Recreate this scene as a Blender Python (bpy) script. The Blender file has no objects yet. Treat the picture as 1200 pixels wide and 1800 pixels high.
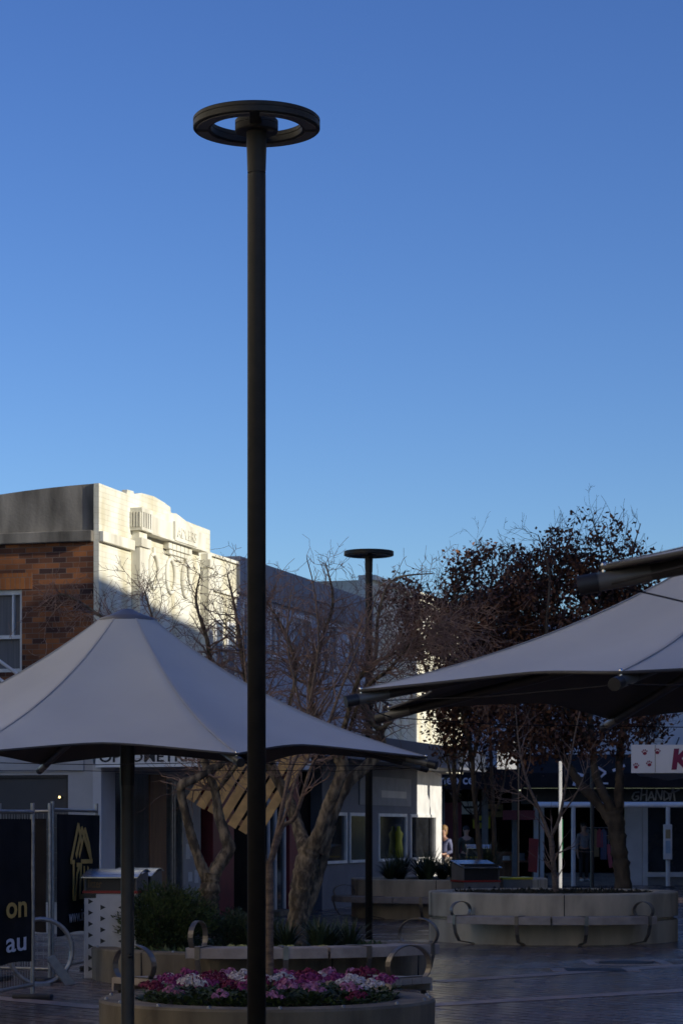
import bpy, math, random
from mathutils import Vector, Matrix, noise

R = math.radians
PI = math.pi
scene = bpy.context.scene
C = scene.collection
F = 4250.0; HY = 1460.0; CX = 600.0; EYE = 1.65     # focal length, horizon and centre of the 1200x1800 photograph

def at(px, py, D):
    "world point seen at photo pixel (px, py) at depth D"
    return Vector(((px-CX)/F*D, D, EYE+(HY-py)/F*D))
def gx(px, D): return (px-CX)/F*D
def gz(py, D): return EYE+(HY-py)/F*D

# ------------------------------------------------------------------ materials
MATS = {}
def _new(name):
    m = bpy.data.materials.new(name); m.use_nodes = True
    nt = m.node_tree
    return m, nt, nt.nodes['Principled BSDF']
def pm(name, c1, c2=None, scale=4.0, rough=0.6, bump=0.0, bscale=40.0, metallic=0.0, spec=0.5, stretch=(1,1,1), detail=6, rvar=0.0, lo=0.35, hi=0.65):
    if name in MATS: return MATS[name]
    m, nt, b = _new(name); N = nt.nodes; L = nt.links
    if c2 is None: c2 = tuple(v*0.72 for v in c1)
    tc = N.new('ShaderNodeTexCoord'); mp = N.new('ShaderNodeMapping'); mp.inputs['Scale'].default_value = stretch
    L.new(tc.outputs['Object'], mp.inputs['Vector'])
    no = N.new('ShaderNodeTexNoise'); no.inputs['Scale'].default_value = scale; no.inputs['Detail'].default_value = detail
    L.new(mp.outputs['Vector'], no.inputs['Vector'])
    r = N.new('ShaderNodeValToRGB'); r.color_ramp.elements[0].position = lo; r.color_ramp.elements[1].position = hi
    r.color_ramp.elements[0].color = (*c1, 1); r.color_ramp.elements[1].color = (*c2, 1)
    L.new(no.outputs['Fac'], r.inputs['Fac']); L.new(r.outputs['Color'], b.inputs['Base Color'])
    b.inputs['Roughness'].default_value = rough; b.inputs['Metallic'].default_value = metallic
    b.inputs['Specular IOR Level'].default_value = spec
    if rvar:
        mr = N.new('ShaderNodeMapRange'); mr.inputs['To Min'].default_value = max(0.05, rough-rvar); mr.inputs['To Max'].default_value = rough+rvar
        L.new(no.outputs['Fac'], mr.inputs['Value']); L.new(mr.outputs['Result'], b.inputs['Roughness'])
    if bump:
        n2 = N.new('ShaderNodeTexNoise'); n2.inputs['Scale'].default_value = bscale; n2.inputs['Detail'].default_value = 4
        L.new(tc.outputs['Object'], n2.inputs['Vector'])
        bp = N.new('ShaderNodeBump'); bp.inputs['Strength'].default_value = bump; bp.inputs['Distance'].default_value = 0.01
        L.new(n2.outputs['Fac'], bp.inputs['Height']); L.new(bp.outputs['Normal'], b.inputs['Normal'])
    MATS[name] = m
    return m

def brick_mat(name, c1, c2, mortar, bw=0.235, bh=0.086, painted=False, grime=None):
    m, nt, b = _new(name); N = nt.nodes; L = nt.links
    tc = N.new('ShaderNodeTexCoord'); sp = N.new('ShaderNodeSeparateXYZ'); L.new(tc.outputs['Object'], sp.inputs[0])
    ad = N.new('ShaderNodeMath'); ad.operation = 'ADD'; L.new(sp.outputs['X'], ad.inputs[0]); L.new(sp.outputs['Y'], ad.inputs[1])
    cb = N.new('ShaderNodeCombineXYZ'); L.new(ad.outputs[0], cb.inputs['X']); L.new(sp.outputs['Z'], cb.inputs['Y'])
    bt = N.new('ShaderNodeTexBrick'); L.new(cb.outputs[0], bt.inputs['Vector'])
    bt.inputs['Scale'].default_value = 1.0; bt.inputs['Brick Width'].default_value = bw; bt.inputs['Row Height'].default_value = bh
    bt.inputs['Mortar Size'].default_value = 0.006; bt.inputs['Mortar Smooth'].default_value = 0.3; bt.inputs['Bias'].default_value = 0.0
    bt.inputs['Color1'].default_value = (*c1, 1); bt.inputs['Color2'].default_value = (*c2, 1); bt.inputs['Mortar'].default_value = (*mortar, 1)
    no = N.new('ShaderNodeTexNoise'); no.inputs['Scale'].default_value = 1.3 if not painted else 2.2; no.inputs['Detail'].default_value = 7
    mp = N.new('ShaderNodeMapping'); mp.inputs['Scale'].default_value = (1, 1, 0.35) if painted else (1, 1, 1)
    L.new(tc.outputs['Object'], mp.inputs['Vector']); L.new(mp.outputs['Vector'], no.inputs['Vector'])
    rp = N.new('ShaderNodeValToRGB'); rp.color_ramp.elements[0].position = 0.35; rp.color_ramp.elements[1].position = 0.62
    g = grime or (0.45, 0.42, 0.4)
    rp.color_ramp.elements[0].color = (*g, 1); rp.color_ramp.elements[1].color = (1, 1, 1, 1)
    L.new(no.outputs['Fac'], rp.inputs['Fac'])
    mx = N.new('ShaderNodeMix'); mx.data_type = 'RGBA'; mx.blend_type = 'MULTIPLY'; mx.inputs['Factor'].default_value = 0.8
    L.new(bt.outputs['Color'], mx.inputs['A']); L.new(rp.outputs['Color'], mx.inputs['B']); L.new(mx.outputs['Result'], b.inputs['Base Color'])
    b.inputs['Roughness'].default_value = 0.85; b.inputs['Specular IOR Level'].default_value = 0.25
    bp = N.new('ShaderNodeBump'); bp.inputs['Strength'].default_value = 0.5; bp.inputs['Distance'].default_value = 0.006; bp.invert = True
    L.new(bt.outputs['Fac'], bp.inputs['Height']); L.new(bp.outputs['Normal'], b.inputs['Normal'])
    MATS[name] = m
    return m

def paver_mat():
    m, nt, b = _new('dark clay paving'); N = nt.nodes; L = nt.links
    tc = N.new('ShaderNodeTexCoord'); mp = N.new('ShaderNodeMapping'); mp.inputs['Rotation'].default_value = (0, 0, R(52))
    L.new(tc.outputs['Object'], mp.inputs['Vector'])
    bt = N.new('ShaderNodeTexBrick'); L.new(mp.outputs['Vector'], bt.inputs['Vector']); bt.inputs['Scale'].default_value = 1
    bt.inputs['Brick Width'].default_value = 0.46; bt.inputs['Row Height'].default_value = 0.23; bt.inputs['Mortar Size'].default_value = 0.010
    bt.inputs['Color1'].default_value = (0.20, 0.148, 0.13, 1); bt.inputs['Color2'].default_value = (0.115, 0.088, 0.082, 1); bt.inputs['Mortar'].default_value = (0.018, 0.015, 0.015, 1)
    no = N.new('ShaderNodeTexNoise'); no.inputs['Scale'].default_value = 0.9; no.inputs['Detail'].default_value = 9; no.inputs['Roughness'].default_value = 0.65
    L.new(tc.outputs['Object'], no.inputs['Vector'])
    rp = N.new('ShaderNodeValToRGB'); rp.color_ramp.elements[0].position = 0.36; rp.color_ramp.elements[1].position = 0.66
    rp.color_ramp.elements[0].color = (0.78, 0.78, 0.82, 1); rp.color_ramp.elements[1].color = (1.15, 1.1, 1.08, 1)
    L.new(no.outputs['Fac'], rp.inputs['Fac'])
    mx = N.new('ShaderNodeMix'); mx.data_type = 'RGBA'; mx.blend_type = 'MULTIPLY'; mx.inputs['Factor'].default_value = 1
    L.new(bt.outputs['Color'], mx.inputs['A']); L.new(rp.outputs['Color'], mx.inputs['B']); L.new(mx.outputs['Result'], b.inputs['Base Color'])
    mr = N.new('ShaderNodeMapRange'); mr.inputs['From Min'].default_value = 0.35; mr.inputs['From Max'].default_value = 0.65
    mr.inputs['To Min'].default_value = 0.04; mr.inputs['To Max'].default_value = 0.24
    L.new(no.outputs['Fac'], mr.inputs['Value']); L.new(mr.outputs['Result'], b.inputs['Roughness'])
    iv = N.new('ShaderNodeMapRange'); iv.inputs['To Min'].default_value = 0.5; iv.inputs['To Max'].default_value = 0.0
    L.new(bt.outputs['Fac'], iv.inputs['Value']); L.new(iv.outputs['Result'], b.inputs['Specular IOR Level'])
    bw = N.new('ShaderNodeRGBToBW'); L.new(bt.outputs['Color'], bw.inputs['Color'])
    m2 = N.new('ShaderNodeMath'); m2.operation = 'MULTIPLY_ADD'; m2.inputs[1].default_value = 0.7; L.new(bw.outputs['Val'], m2.inputs[0]); L.new(mr.outputs['Result'], m2.inputs[2]); L.new(m2.outputs[0], b.inputs['Roughness'])
    n3 = N.new('ShaderNodeTexNoise'); n3.inputs['Scale'].default_value = 5; n3.inputs['Detail'].default_value = 5
    L.new(tc.outputs['Object'], n3.inputs['Vector'])
    b1 = N.new('ShaderNodeBump'); b1.inputs['Strength'].default_value = 0.10; b1.inputs['Distance'].default_value = 0.02
    L.new(n3.outputs['Fac'], b1.inputs['Height'])
    bp = N.new('ShaderNodeBump'); bp.inputs['Strength'].default_value = 0.5; bp.inputs['Distance'].default_value = 0.012; bp.invert = True
    L.new(bt.outputs['Fac'], bp.inputs['Height']); L.new(b1.outputs['Normal'], bp.inputs['Normal']); L.new(bp.outputs['Normal'], b.inputs['Normal'])
    return m

def glow(name, col, s):
    m, nt, b = _new(name)
    b.inputs['Base Color'].default_value = (*col, 1); b.inputs['Emission Color'].default_value = (*col, 1); b.inputs['Emission Strength'].default_value = s
    return m
def glass_dark(name, tint=(0.012, 0.013, 0.016), rough=0.06):
    m = pm(name, tint, tuple(v*1.8 for v in tint), 2.0, rough, 0.02, 1.5, spec=0.6)
    return m

white_paint = brick_mat('white painted brick', (0.80, 0.78, 0.67), (0.75, 0.73, 0.62), (0.68, 0.66, 0.55), painted=True, grime=(0.74, 0.68, 0.52))
white_render = pm('weathered white render', (0.78, 0.75, 0.63), (0.42, 0.38, 0.27), 2.4, 0.85, 0.15, 30, stretch=(1, 1, 0.3), spec=0.2, lo=0.42, hi=0.8)
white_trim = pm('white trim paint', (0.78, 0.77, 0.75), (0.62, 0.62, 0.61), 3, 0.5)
brick = brick_mat('old red brick', (0.36, 0.135, 0.05), (0.05, 0.03, 0.03), (0.20, 0.15, 0.12))
brick_orange = brick_mat('orange soldier brick', (0.42, 0.16, 0.05), (0.30, 0.11, 0.04), (0.2, 0.15, 0.12), bw=0.085, bh=0.26)
old_concrete = pm('stained old concrete', (0.34, 0.305, 0.25), (0.07, 0.063, 0.053), 2.4, 0.9, 0.3, 25, stretch=(1, 1, 0.22), spec=0.15, lo=0.34, hi=0.70, detail=9)
grey_render = pm('grey painted render', (0.50, 0.48, 0.47), (0.42, 0.405, 0.40), 1.5, 0.8, 0.1, 25)
blue_grey = pm('blue grey shaded wall and awning', (0.15, 0.157, 0.19), (0.12, 0.127, 0.155), 1.2, 0.75, 0.08, 25)
pale_blue = pm('pale blue grey render', (0.68, 0.70, 0.76), (0.58, 0.60, 0.67), 1.2, 0.8, 0.08, 25, stretch=(1, 1, 0.4))
clad = pm('grey metal cladding', (0.27, 0.275, 0.30), (0.21, 0.215, 0.24), 1.0, 0.6, stretch=(1, 1, 0.2))
navy = pm('navy awning paint', (0.055, 0.065, 0.105), (0.04, 0.05, 0.08), 2, 0.55)
black_cloth = pm('black awning cloth', (0.022, 0.02, 0.024), (0.015, 0.014, 0.016), 3, 0.9, spec=0.2)
black_paint = pm('black paint', (0.018, 0.018, 0.02), (0.012, 0.012, 0.014), 6, 0.45)
lamp_metal = pm('dark bronze powder coat', (0.019, 0.017, 0.014), (0.013, 0.012, 0.010), 12, 0.5, 0.05, 300, spec=0.3)
led_mat = pm('ribbed grey diffuser', (0.10, 0.09, 0.09), (0.075, 0.07, 0.07), 90, 0.5)
pole_grey = pm('dark grey pole paint', (0.040, 0.038, 0.038), (0.03, 0.028, 0.029), 10, 0.5, 0.04, 200)
fabric = pm('pale grey canopy fabric', (0.50, 0.505, 0.51), (0.39, 0.395, 0.405), 1.1, 0.5, 0.03, 600, spec=0.35, stretch=(1, 1, 0.6), lo=0.3, hi=0.8, detail=8)
seam_mat = pm('canopy seam tape', (0.43, 0.425, 0.435), (0.36, 0.355, 0.365), 3, 0.6)
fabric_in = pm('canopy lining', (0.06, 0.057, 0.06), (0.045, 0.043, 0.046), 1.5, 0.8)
sleeve_mat = pm('grey arm sleeve', (0.10, 0.098, 0.092), (0.08, 0.078, 0.074), 8, 0.35)
cap_mat = pm('blue grey cap metal', (0.12, 0.125, 0.16), (0.10, 0.105, 0.135), 3, 0.4)
alum = pm('brushed aluminium', (0.42, 0.41, 0.40), (0.33, 0.32, 0.31), 20, 0.38, metallic=0.9)
galv = pm('galvanised steel', (0.33, 0.33, 0.345), (0.23, 0.235, 0.25), 14, 0.42, 0.05, 60, metallic=0.75)
chrome = pm('polished steel', (0.8, 0.8, 0.8), (0.7, 0.7, 0.7), 10, 0.15, metallic=1.0)
strap_mat = pm('bronze steel strap', (0.24, 0.21, 0.18), (0.17, 0.15, 0.13), 8, 0.4, metallic=0.7)
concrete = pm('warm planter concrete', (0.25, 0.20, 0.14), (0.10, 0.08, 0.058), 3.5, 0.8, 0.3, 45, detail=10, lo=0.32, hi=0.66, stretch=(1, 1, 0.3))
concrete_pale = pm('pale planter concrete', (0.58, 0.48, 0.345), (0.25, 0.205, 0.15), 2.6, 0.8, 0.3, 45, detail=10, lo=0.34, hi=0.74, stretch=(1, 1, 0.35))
seat_mat = pm('grey timber slat', (0.40, 0.33, 0.28), (0.28, 0.23, 0.20), 6, 0.6, 0.15, 60, stretch=(1, 1, 1))
soil_mat = pm('dark soil', (0.035, 0.027, 0.02), (0.018, 0.014, 0.011), 12, 0.95, 0.8, 60)
joint_mat = pm('dark joint', (0.03, 0.028, 0.025), None, 10, 0.9)
bark = pm('mottled grey bark', (0.06, 0.044, 0.03), (0.28, 0.21, 0.135), 17, 0.9, 1.0, 45, stretch=(1, 1, 0.38), detail=5, lo=0.42, hi=0.66)
bark_young = pm('reddish smooth bark', (0.22, 0.145, 0.10), (0.09, 0.06, 0.045), 14, 0.75, 0.5, 60, stretch=(1, 1, 3.0))
bark_dark = pm('brown bark', (0.12, 0.088, 0.06), (0.055, 0.04, 0.03), 8, 0.9, 0.8, 30, stretch=(1, 1, 0.4))
twig_mat = pm('grey brown twigs', (0.36, 0.23, 0.175), (0.13, 0.08, 0.064), 5, 0.8)
twig_dark = pm('dark twigs', (0.035, 0.024, 0.02), (0.022, 0.015, 0.013), 5, 0.85)
leaf_brown = pm('dark russet leaf', (0.14, 0.058, 0.034), (0.055, 0.026, 0.018), 3.5, 0.6, spec=0.3)
leaf_rust = pm('rust leaf', (0.24, 0.105, 0.05), (0.11, 0.05, 0.03), 3.5, 0.6, spec=0.3)
leaf_dusk = pm('dusky purple leaf', (0.06, 0.028, 0.024), (0.03, 0.017, 0.015), 3.5, 0.6, spec=0.3)
leaf_green = pm('shrub green', (0.08, 0.105, 0.03), (0.03, 0.044, 0.016), 5, 0.6, spec=0.3)
leaf_yellow = pm('yellow green leaf', (0.16, 0.14, 0.03), (0.06, 0.06, 0.02), 5, 0.6)
strap_leaf = pm('strap leaf green', (0.055, 0.075, 0.035), (0.025, 0.038, 0.02), 4, 0.45)
bed_leaf = pm('bedding leaf green', (0.085, 0.12, 0.035), (0.035, 0.055, 0.018), 9, 0.6)
fl_white = pm('white petals', (0.75, 0.71, 0.72), (0.6, 0.5, 0.55), 40, 0.7)
fl_pink = pm('pink petals', (0.62, 0.28, 0.46), (0.48, 0.17, 0.34), 40, 0.7)
fl_mag = pm('magenta petals', (0.36, 0.05, 0.21), (0.24, 0.03, 0.15), 40, 0.7)
fl_red = pm('crimson petals', (0.25, 0.018, 0.075), (0.16, 0.012, 0.055), 40, 0.7)
timber = pm('weathered pallet timber', (0.64, 0.39, 0.15), (0.40, 0.24, 0.09), 5, 0.8, 0.3, 40, stretch=(1, 1, 1))  # warm light falling on the slats is put into this golden colour
door_timber = pm('brown door timber', (0.26, 0.125, 0.06), (0.15, 0.07, 0.035), 5, 0.6, stretch=(1, 1, 0.15))
burgundy = pm('burgundy paint', (0.20, 0.022, 0.035), (0.15, 0.017, 0.027), 3, 0.5)
red_paint = pm('red paint', (0.30, 0.02, 0.015), (0.22, 0.015, 0.012), 3, 0.45)
yellow_paint = pm('yellow paint', (0.55, 0.50, 0.03), (0.42, 0.38, 0.03), 3, 0.45)
bin_white = pm('white bin panel', (0.58, 0.55, 0.54), (0.48, 0.46, 0.45), 5, 0.5)
bin_grey = pm('grey bin panel', (0.16, 0.16, 0.165), (0.12, 0.12, 0.125), 5, 0.5)
hood_mat = pm('hood steel', (0.5, 0.53, 0.58), (0.42, 0.44, 0.48), 6, 0.25, metallic=0.85)
banner_mat = pm('black banner mesh', (0.020, 0.018, 0.019), (0.012, 0.011, 0.012), 3, 0.95, 0.3, 6, spec=0.15)
gold = pm('gold print', (0.62, 0.39, 0.10), (0.53, 0.33, 0.085), 5, 0.7)
gold_dim = pm('dull gold print', (0.17, 0.10, 0.035), (0.14, 0.085, 0.03), 5, 0.7)
print_white = pm('white print', (0.80, 0.78, 0.82), (0.6, 0.58, 0.64), 5, 0.7)
sign_white = pm('white sign board', (0.82, 0.81, 0.79), (0.76, 0.75, 0.73), 2, 0.6)
sign_cream = pm('cream sign board', (0.84, 0.79, 0.76), (0.76, 0.71, 0.69), 2, 0.6, stretch=(1, 1, 0.3))
sign_ink = pm('dark sign ink', (0.02, 0.02, 0.025), None, 5, 0.6)
sign_berry = pm('berry sign ink', (0.24, 0.012, 0.06), (0.2, 0.01, 0.05), 5, 0.6)
sign_red = pm('paw red ink', (0.30, 0.02, 0.05), (0.26, 0.015, 0.045), 5, 0.6)
sign_grey = pm('grey sign paint', (0.62, 0.62, 0.63), None, 5, 0.6)
sign_lilac = pm('lilac white sign paint', (0.78, 0.76, 0.86), None, 5, 0.6)
band_mat = pm('pink paving band', (0.36, 0.27, 0.24), (0.25, 0.19, 0.17), 3, 0.36, 0.2, 30)
iron = pm('cast iron', (0.02, 0.019, 0.02), (0.014, 0.013, 0.014), 10, 0.5, 0.4, 60)
glass = glass_dark('dark shop glass')
glass_sky = glass_dark('upper window glass', (0.10, 0.12, 0.15), 0.08)
blind = pm('grey blind', (0.16, 0.16, 0.17), (0.10, 0.10, 0.11), 14, 0.6, stretch=(12, 12, 0.1))
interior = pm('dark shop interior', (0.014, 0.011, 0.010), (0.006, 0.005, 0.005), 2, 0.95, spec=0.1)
skin_mat = pm('skin', (0.45, 0.26, 0.18), (0.40, 0.22, 0.15), 6, 0.5)
hair_fair = pm('fair hair', (0.30, 0.17, 0.06), (0.2, 0.11, 0.04), 20, 0.6)
hair_dark = pm('dark hair', (0.02, 0.014, 0.012), None, 20, 0.6)
cloth_blue = pm('slate blue cloth', (0.13, 0.14, 0.24), (0.1, 0.11, 0.19), 6, 0.8)
cloth_olive = pm('olive cloth', (0.05, 0.05, 0.035), (0.04, 0.04, 0.028), 6, 0.8)
cloth_dark = pm('dark trouser cloth', (0.018, 0.018, 0.02), None, 6, 0.8)
cloth_grey = pm('grey marl cloth', (0.20, 0.20, 0.22), (0.15, 0.15, 0.165), 9, 0.8)
cloth_pink = pm('pink cloth', (0.40, 0.09, 0.12), (0.32, 0.07, 0.09), 6, 0.8)
cloth_beige = pm('beige cloth', (0.32, 0.24, 0.13), (0.25, 0.19, 0.10), 6, 0.8)
shoe_white = pm('white shoe', (0.6, 0.6, 0.6), None, 6, 0.5)
green_paint = pm('green stripe paint', (0.02, 0.20, 0.08), None, 4, 0.4)
dusk_white = pm('pale grey column paint', (0.58, 0.57, 0.58), (0.50, 0.49, 0.50), 2, 0.6)
warm_bulb = glow('warm bulb', (1.0, 0.72, 0.30), 3.0)

# ------------------------------------------------------------------ mesh builder
class MB:
    def __init__(s): s.v = []; s.f = []; s.m = []; s.sm = []
    def add(s, vs, fs, m=0, smooth=False):
        o = len(s.v); s.v += [tuple(v) for v in vs]
        for f in fs: s.f.append(tuple(i+o for i in f)); s.m.append(m); s.sm.append(smooth)
    def box(s, a, b, m=0, M=None):
        x0, y0, z0 = a; x1, y1, z1 = b
        vs = [Vector(p) for p in ((x0,y0,z0),(x1,y0,z0),(x1,y1,z0),(x0,y1,z0),(x0,y0,z1),(x1,y0,z1),(x1,y1,z1),(x0,y1,z1))]
        if M: vs = [M @ v for v in vs]
        s.add(vs, [(0,3,2,1),(4,5,6,7),(0,1,5,4),(1,2,6,5),(2,3,7,6),(3,0,4,7)], m)
    def prism(s, poly, ext, m=0):
        n = len(poly); e = Vector(ext); p = [Vector(q) for q in poly]
        vs = p + [q+e for q in p]
        s.add(vs, [tuple(range(n))[::-1], tuple(range(n, 2*n))] + [(i, (i+1) % n, n+(i+1) % n, n+i) for i in range(n)], m)
    def tube(s, pts, rad, n=8, m=0, caps=True, smooth=True):
        pts = [Vector(p) for p in pts]
        if not hasattr(rad, '__len__'): rad = [rad]*len(pts)
        prev = None; rings = []
        for i, p in enumerate(pts):
            d = (pts[min(i+1, len(pts)-1)] - pts[max(i-1, 0)])
            if d.length < 1e-9: d = Vector((0,0,1))
            d.normalize()
            if prev is None:
                u = d.orthogonal().normalized()
            else:
                u = (prev - d*prev.dot(d))
                u = u.normalized() if u.length > 1e-6 else d.orthogonal().normalized()
            prev = u; w = d.cross(u)
            rings.append([p + (u*math.cos(2*PI*k/n) + w*math.sin(2*PI*k/n))*rad[i] for k in range(n)])
        vs = [v for r in rings for v in r]; fs = []
        for i in range(len(pts)-1):
            for k in range(n):
                fs.append((i*n+k, i*n+(k+1) % n, (i+1)*n+(k+1) % n, (i+1)*n+k))
        s.add(vs, fs, m, smooth)
        if caps:
            o = (len(pts)-1)*n
            s.add(rings[0], [tuple(range(n))[::-1]], m); s.add(rings[-1], [tuple(range(n))], m)
    def strap(s, pts, wdir, w, t, m=0, closed=False):
        "flat bar of width w (along wdir) and thickness t following pts"
        pts = [Vector(p) for p in pts]; wd = Vector(wdir).normalized(); n = len(pts); vs = []; fs = []
        for i, p in enumerate(pts):
            if closed: d = pts[(i+1) % n]-pts[i-1]
            else: d = pts[min(i+1, n-1)]-pts[max(i-1, 0)]
            nn = d.normalized().cross(wd).normalized()
            vs += [p-wd*w/2-nn*t/2, p+wd*w/2-nn*t/2, p+wd*w/2+nn*t/2, p-wd*w/2+nn*t/2]
        for i in range(n if closed else n-1):
            j = (i+1) % n
            for k in range(4): fs.append((i*4+k, i*4+(k+1) % 4, j*4+(k+1) % 4, j*4+k))
        if not closed: fs += [(3,2,1,0), tuple((n-1)*4+k for k in range(4))]
        s.add(vs, fs, m)
    def lathe(s, prof, n=48, m=0, c=(0,0,0), smooth=False, a0=0, a1=2*PI, closed=False):
        full = abs(a1-a0-2*PI) < 1e-6; k = n if full else n+1; P = len(prof); vs = []; fs = []
        for i in range(k):
            a = a0+(a1-a0)*i/n
            for r, z in prof: vs.append((c[0]+r*math.cos(a), c[1]+r*math.sin(a), c[2]+z))
        for i in range(n):
            j = (i+1) % k
            for q in range(P if closed else P-1):
                q2 = (q+1) % P
                fs.append((i*P+q, j*P+q, j*P+q2, i*P+q2))
        if not full and closed:
            fs += [tuple(range(P))[::-1], tuple(n*P+q for q in range(P))]
        s.add(vs, fs, m, smooth)
    def disc(s, c, r, n=24, m=0, up=1):
        vs = [(c[0]+r*math.cos(2*PI*i/n), c[1]+r*math.sin(2*PI*i/n), c[2]) for i in range(n)]
        s.add(vs, [tuple(range(n)) if up > 0 else tuple(range(n))[::-1]], m)
    def ball(s, c, r, nu=10, nv=7, m=0, sq=(1,1,1)):
        vs = []; fs = []
        for j in range(nv+1):
            t = PI*j/nv
            for i in range(nu):
                a = 2*PI*i/nu
                vs.append((c[0]+r*sq[0]*math.sin(t)*math.cos(a), c[1]+r*sq[1]*math.sin(t)*math.sin(a), c[2]+r*sq[2]*math.cos(t)))
        for j in range(nv):
            for i in range(nu): fs.append((j*nu+i, (j+1)*nu+i, (j+1)*nu+(i+1) % nu, j*nu+(i+1) % nu))
        s.add(vs, fs, m, True)
    def leaf(s, p, d, up, L, W, m=0):
        d = d.normalized(); sd = d.cross(up)
        sd = sd.normalized() if sd.length > 1e-5 else d.orthogonal().normalized()
        s.add([p, p+d*L*0.5+sd*W/2, p+d*L, p+d*L*0.5-sd*W/2], [(0,1,2,3)], m)
    def build(s, name, mats, parent=None, bevel=0):
        me = bpy.data.meshes.new(name); me.from_pydata(s.v, [], s.f)
        if not isinstance(mats, (list, tuple)): mats = [mats]
        for m in mats: me.materials.append(m)
        me.polygons.foreach_set('material_index', s.m); me.polygons.foreach_set('use_smooth', s.sm)
        me.update()
        o = bpy.data.objects.new(name, me); C.objects.link(o)
        if parent is not None: o.parent = parent
        if bevel:
            b = o.modifiers.new('bevel', 'BEVEL'); b.width = bevel; b.segments = 2; b.limit_method = 'ANGLE'
        return o

def tag(o, label=None, cat=None, group=None, kind=None):
    if label: o['label'] = label
    if cat: o['category'] = cat
    if group: o['group'] = group
    if kind: o['kind'] = kind
    return o
def thing(name, label, cat, loc=(0,0,0), rotz=0, group=None):
    o = bpy.data.objects.new(name, None); C.objects.link(o)
    o.location = loc; o.rotation_euler = (0,0,rotz)
    o.empty_display_size = 0.2
    return tag(o, label, cat, group)
def dup(root, loc, rotz=0, label=None, scale=None):
    r = root.copy(); C.objects.link(r); r.location = loc; r.rotation_euler = (0,0,rotz)
    if label: r['label'] = label
    if scale: r.scale = scale
    for ch in list(root.children):
        c = ch.copy(); C.objects.link(c); c.parent = r
        for g in ch.children:
            d = g.copy(); C.objects.link(d); d.parent = c
    return r
def bx(name, a, b, mat, parent, bevel=0, M=None):
    m = MB(); m.box(a, b, M=M); return m.build(name, mat, parent, bevel)
def text_mesh(name, body, size, mat, parent, M, extrude=0.004, align='LEFT', shear=0, offset=0, width=None):
    cu = bpy.data.curves.new(name, 'FONT'); cu.body = body; cu.size = size; cu.extrude = extrude; cu.align_x = align; cu.shear = shear; cu.offset = offset
    cu.resolution_u = 3
    t = bpy.data.objects.new(name, cu); C.objects.link(t)
    bpy.context.view_layer.update()
    dg = bpy.context.evaluated_depsgraph_get()
    me = bpy.data.meshes.new_from_object(t.evaluated_get(dg))
    bpy.data.objects.remove(t)
    if width:
        xs = [v.co.x for v in me.vertices]; k = width/(max(xs)-min(xs)); me.transform(Matrix.Diagonal((k, 1, 1, 1)))
    me.transform(M)
    me.materials.clear(); me.materials.append(mat)
    o = bpy.data.objects.new(name, me); C.objects.link(o); o.parent = parent
    return o
def face_m(origin, u, v):
    "matrix that puts text x along u and text y along v at origin"
    u = Vector(u).normalized(); v = Vector(v).normalized(); w = u.cross(v)
    M = Matrix((u, v, w)).transposed().to_4x4(); M.translation = Vector(origin); return M

# ------------------------------------------------------------------ camera, light, sky
cam = bpy.data.cameras.new('camera'); co = bpy.data.objects.new('camera', cam); C.objects.link(co)
co.location = (0, 0, EYE); co.rotation_euler = (R(90), 0, 0)
cam.sensor_fit = 'VERTICAL'; cam.sensor_height = 36; cam.lens = 85; cam.shift_y = (HY-900)/1800
cam.clip_end = 3000; cam.clip_start = 0.1
cam.dof.use_dof = True; cam.dof.focus_distance = 15.0; cam.dof.aperture_fstop = 11.0
scene.camera = co
SAZ = Vector((0.907, -0.42, 0)).normalized(); SEL = R(18)
S = Vector((SAZ.x*math.cos(SEL), SAZ.y*math.cos(SEL), math.sin(SEL)))
sun = bpy.data.lights.new('sun', 'SUN'); so = bpy.data.objects.new('sun', sun); C.objects.link(so)
sun.energy = 4.8; sun.angle = R(0.53); sun.color = (1.0, 0.94, 0.80)
so.rotation_euler = S.to_track_quat('Z', 'Y').to_euler(); so.location = (30, -15, 30)
w = bpy.data.worlds.new('World'); scene.world = w; w.use_nodes = True
nt = w.node_tree; bg = nt.nodes['Background']
sky = nt.nodes.new('ShaderNodeTexSky'); sky.sky_type = 'NISHITA'; sky.sun_disc = False
sky.sun_elevation = SEL; sky.sun_rotation = math.atan2(S.x, S.y); sky.altitude = 0; sky.air_density = 1.0; sky.dust_density = 0.3; sky.ozone_density = 4.0
hs = nt.nodes.new('ShaderNodeHueSaturation'); hs.inputs['Saturation'].default_value = 1.09; hs.inputs['Hue'].default_value = 0.514
nt.links.new(sky.outputs[0], hs.inputs['Color']); gm_ = nt.nodes.new('ShaderNodeGamma'); gm_.inputs['Gamma'].default_value = 1.25; nt.links.new(hs.outputs[0], gm_.inputs['Color']); nt.links.new(gm_.outputs[0], bg.inputs['Color'])
bg.inputs['Strength'].default_value = 0.1
scene.view_settings.view_transform = 'Standard'; scene.view_settings.look = 'None'; scene.view_settings.exposure = 0
scene.render.engine = 'CYCLES'

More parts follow.
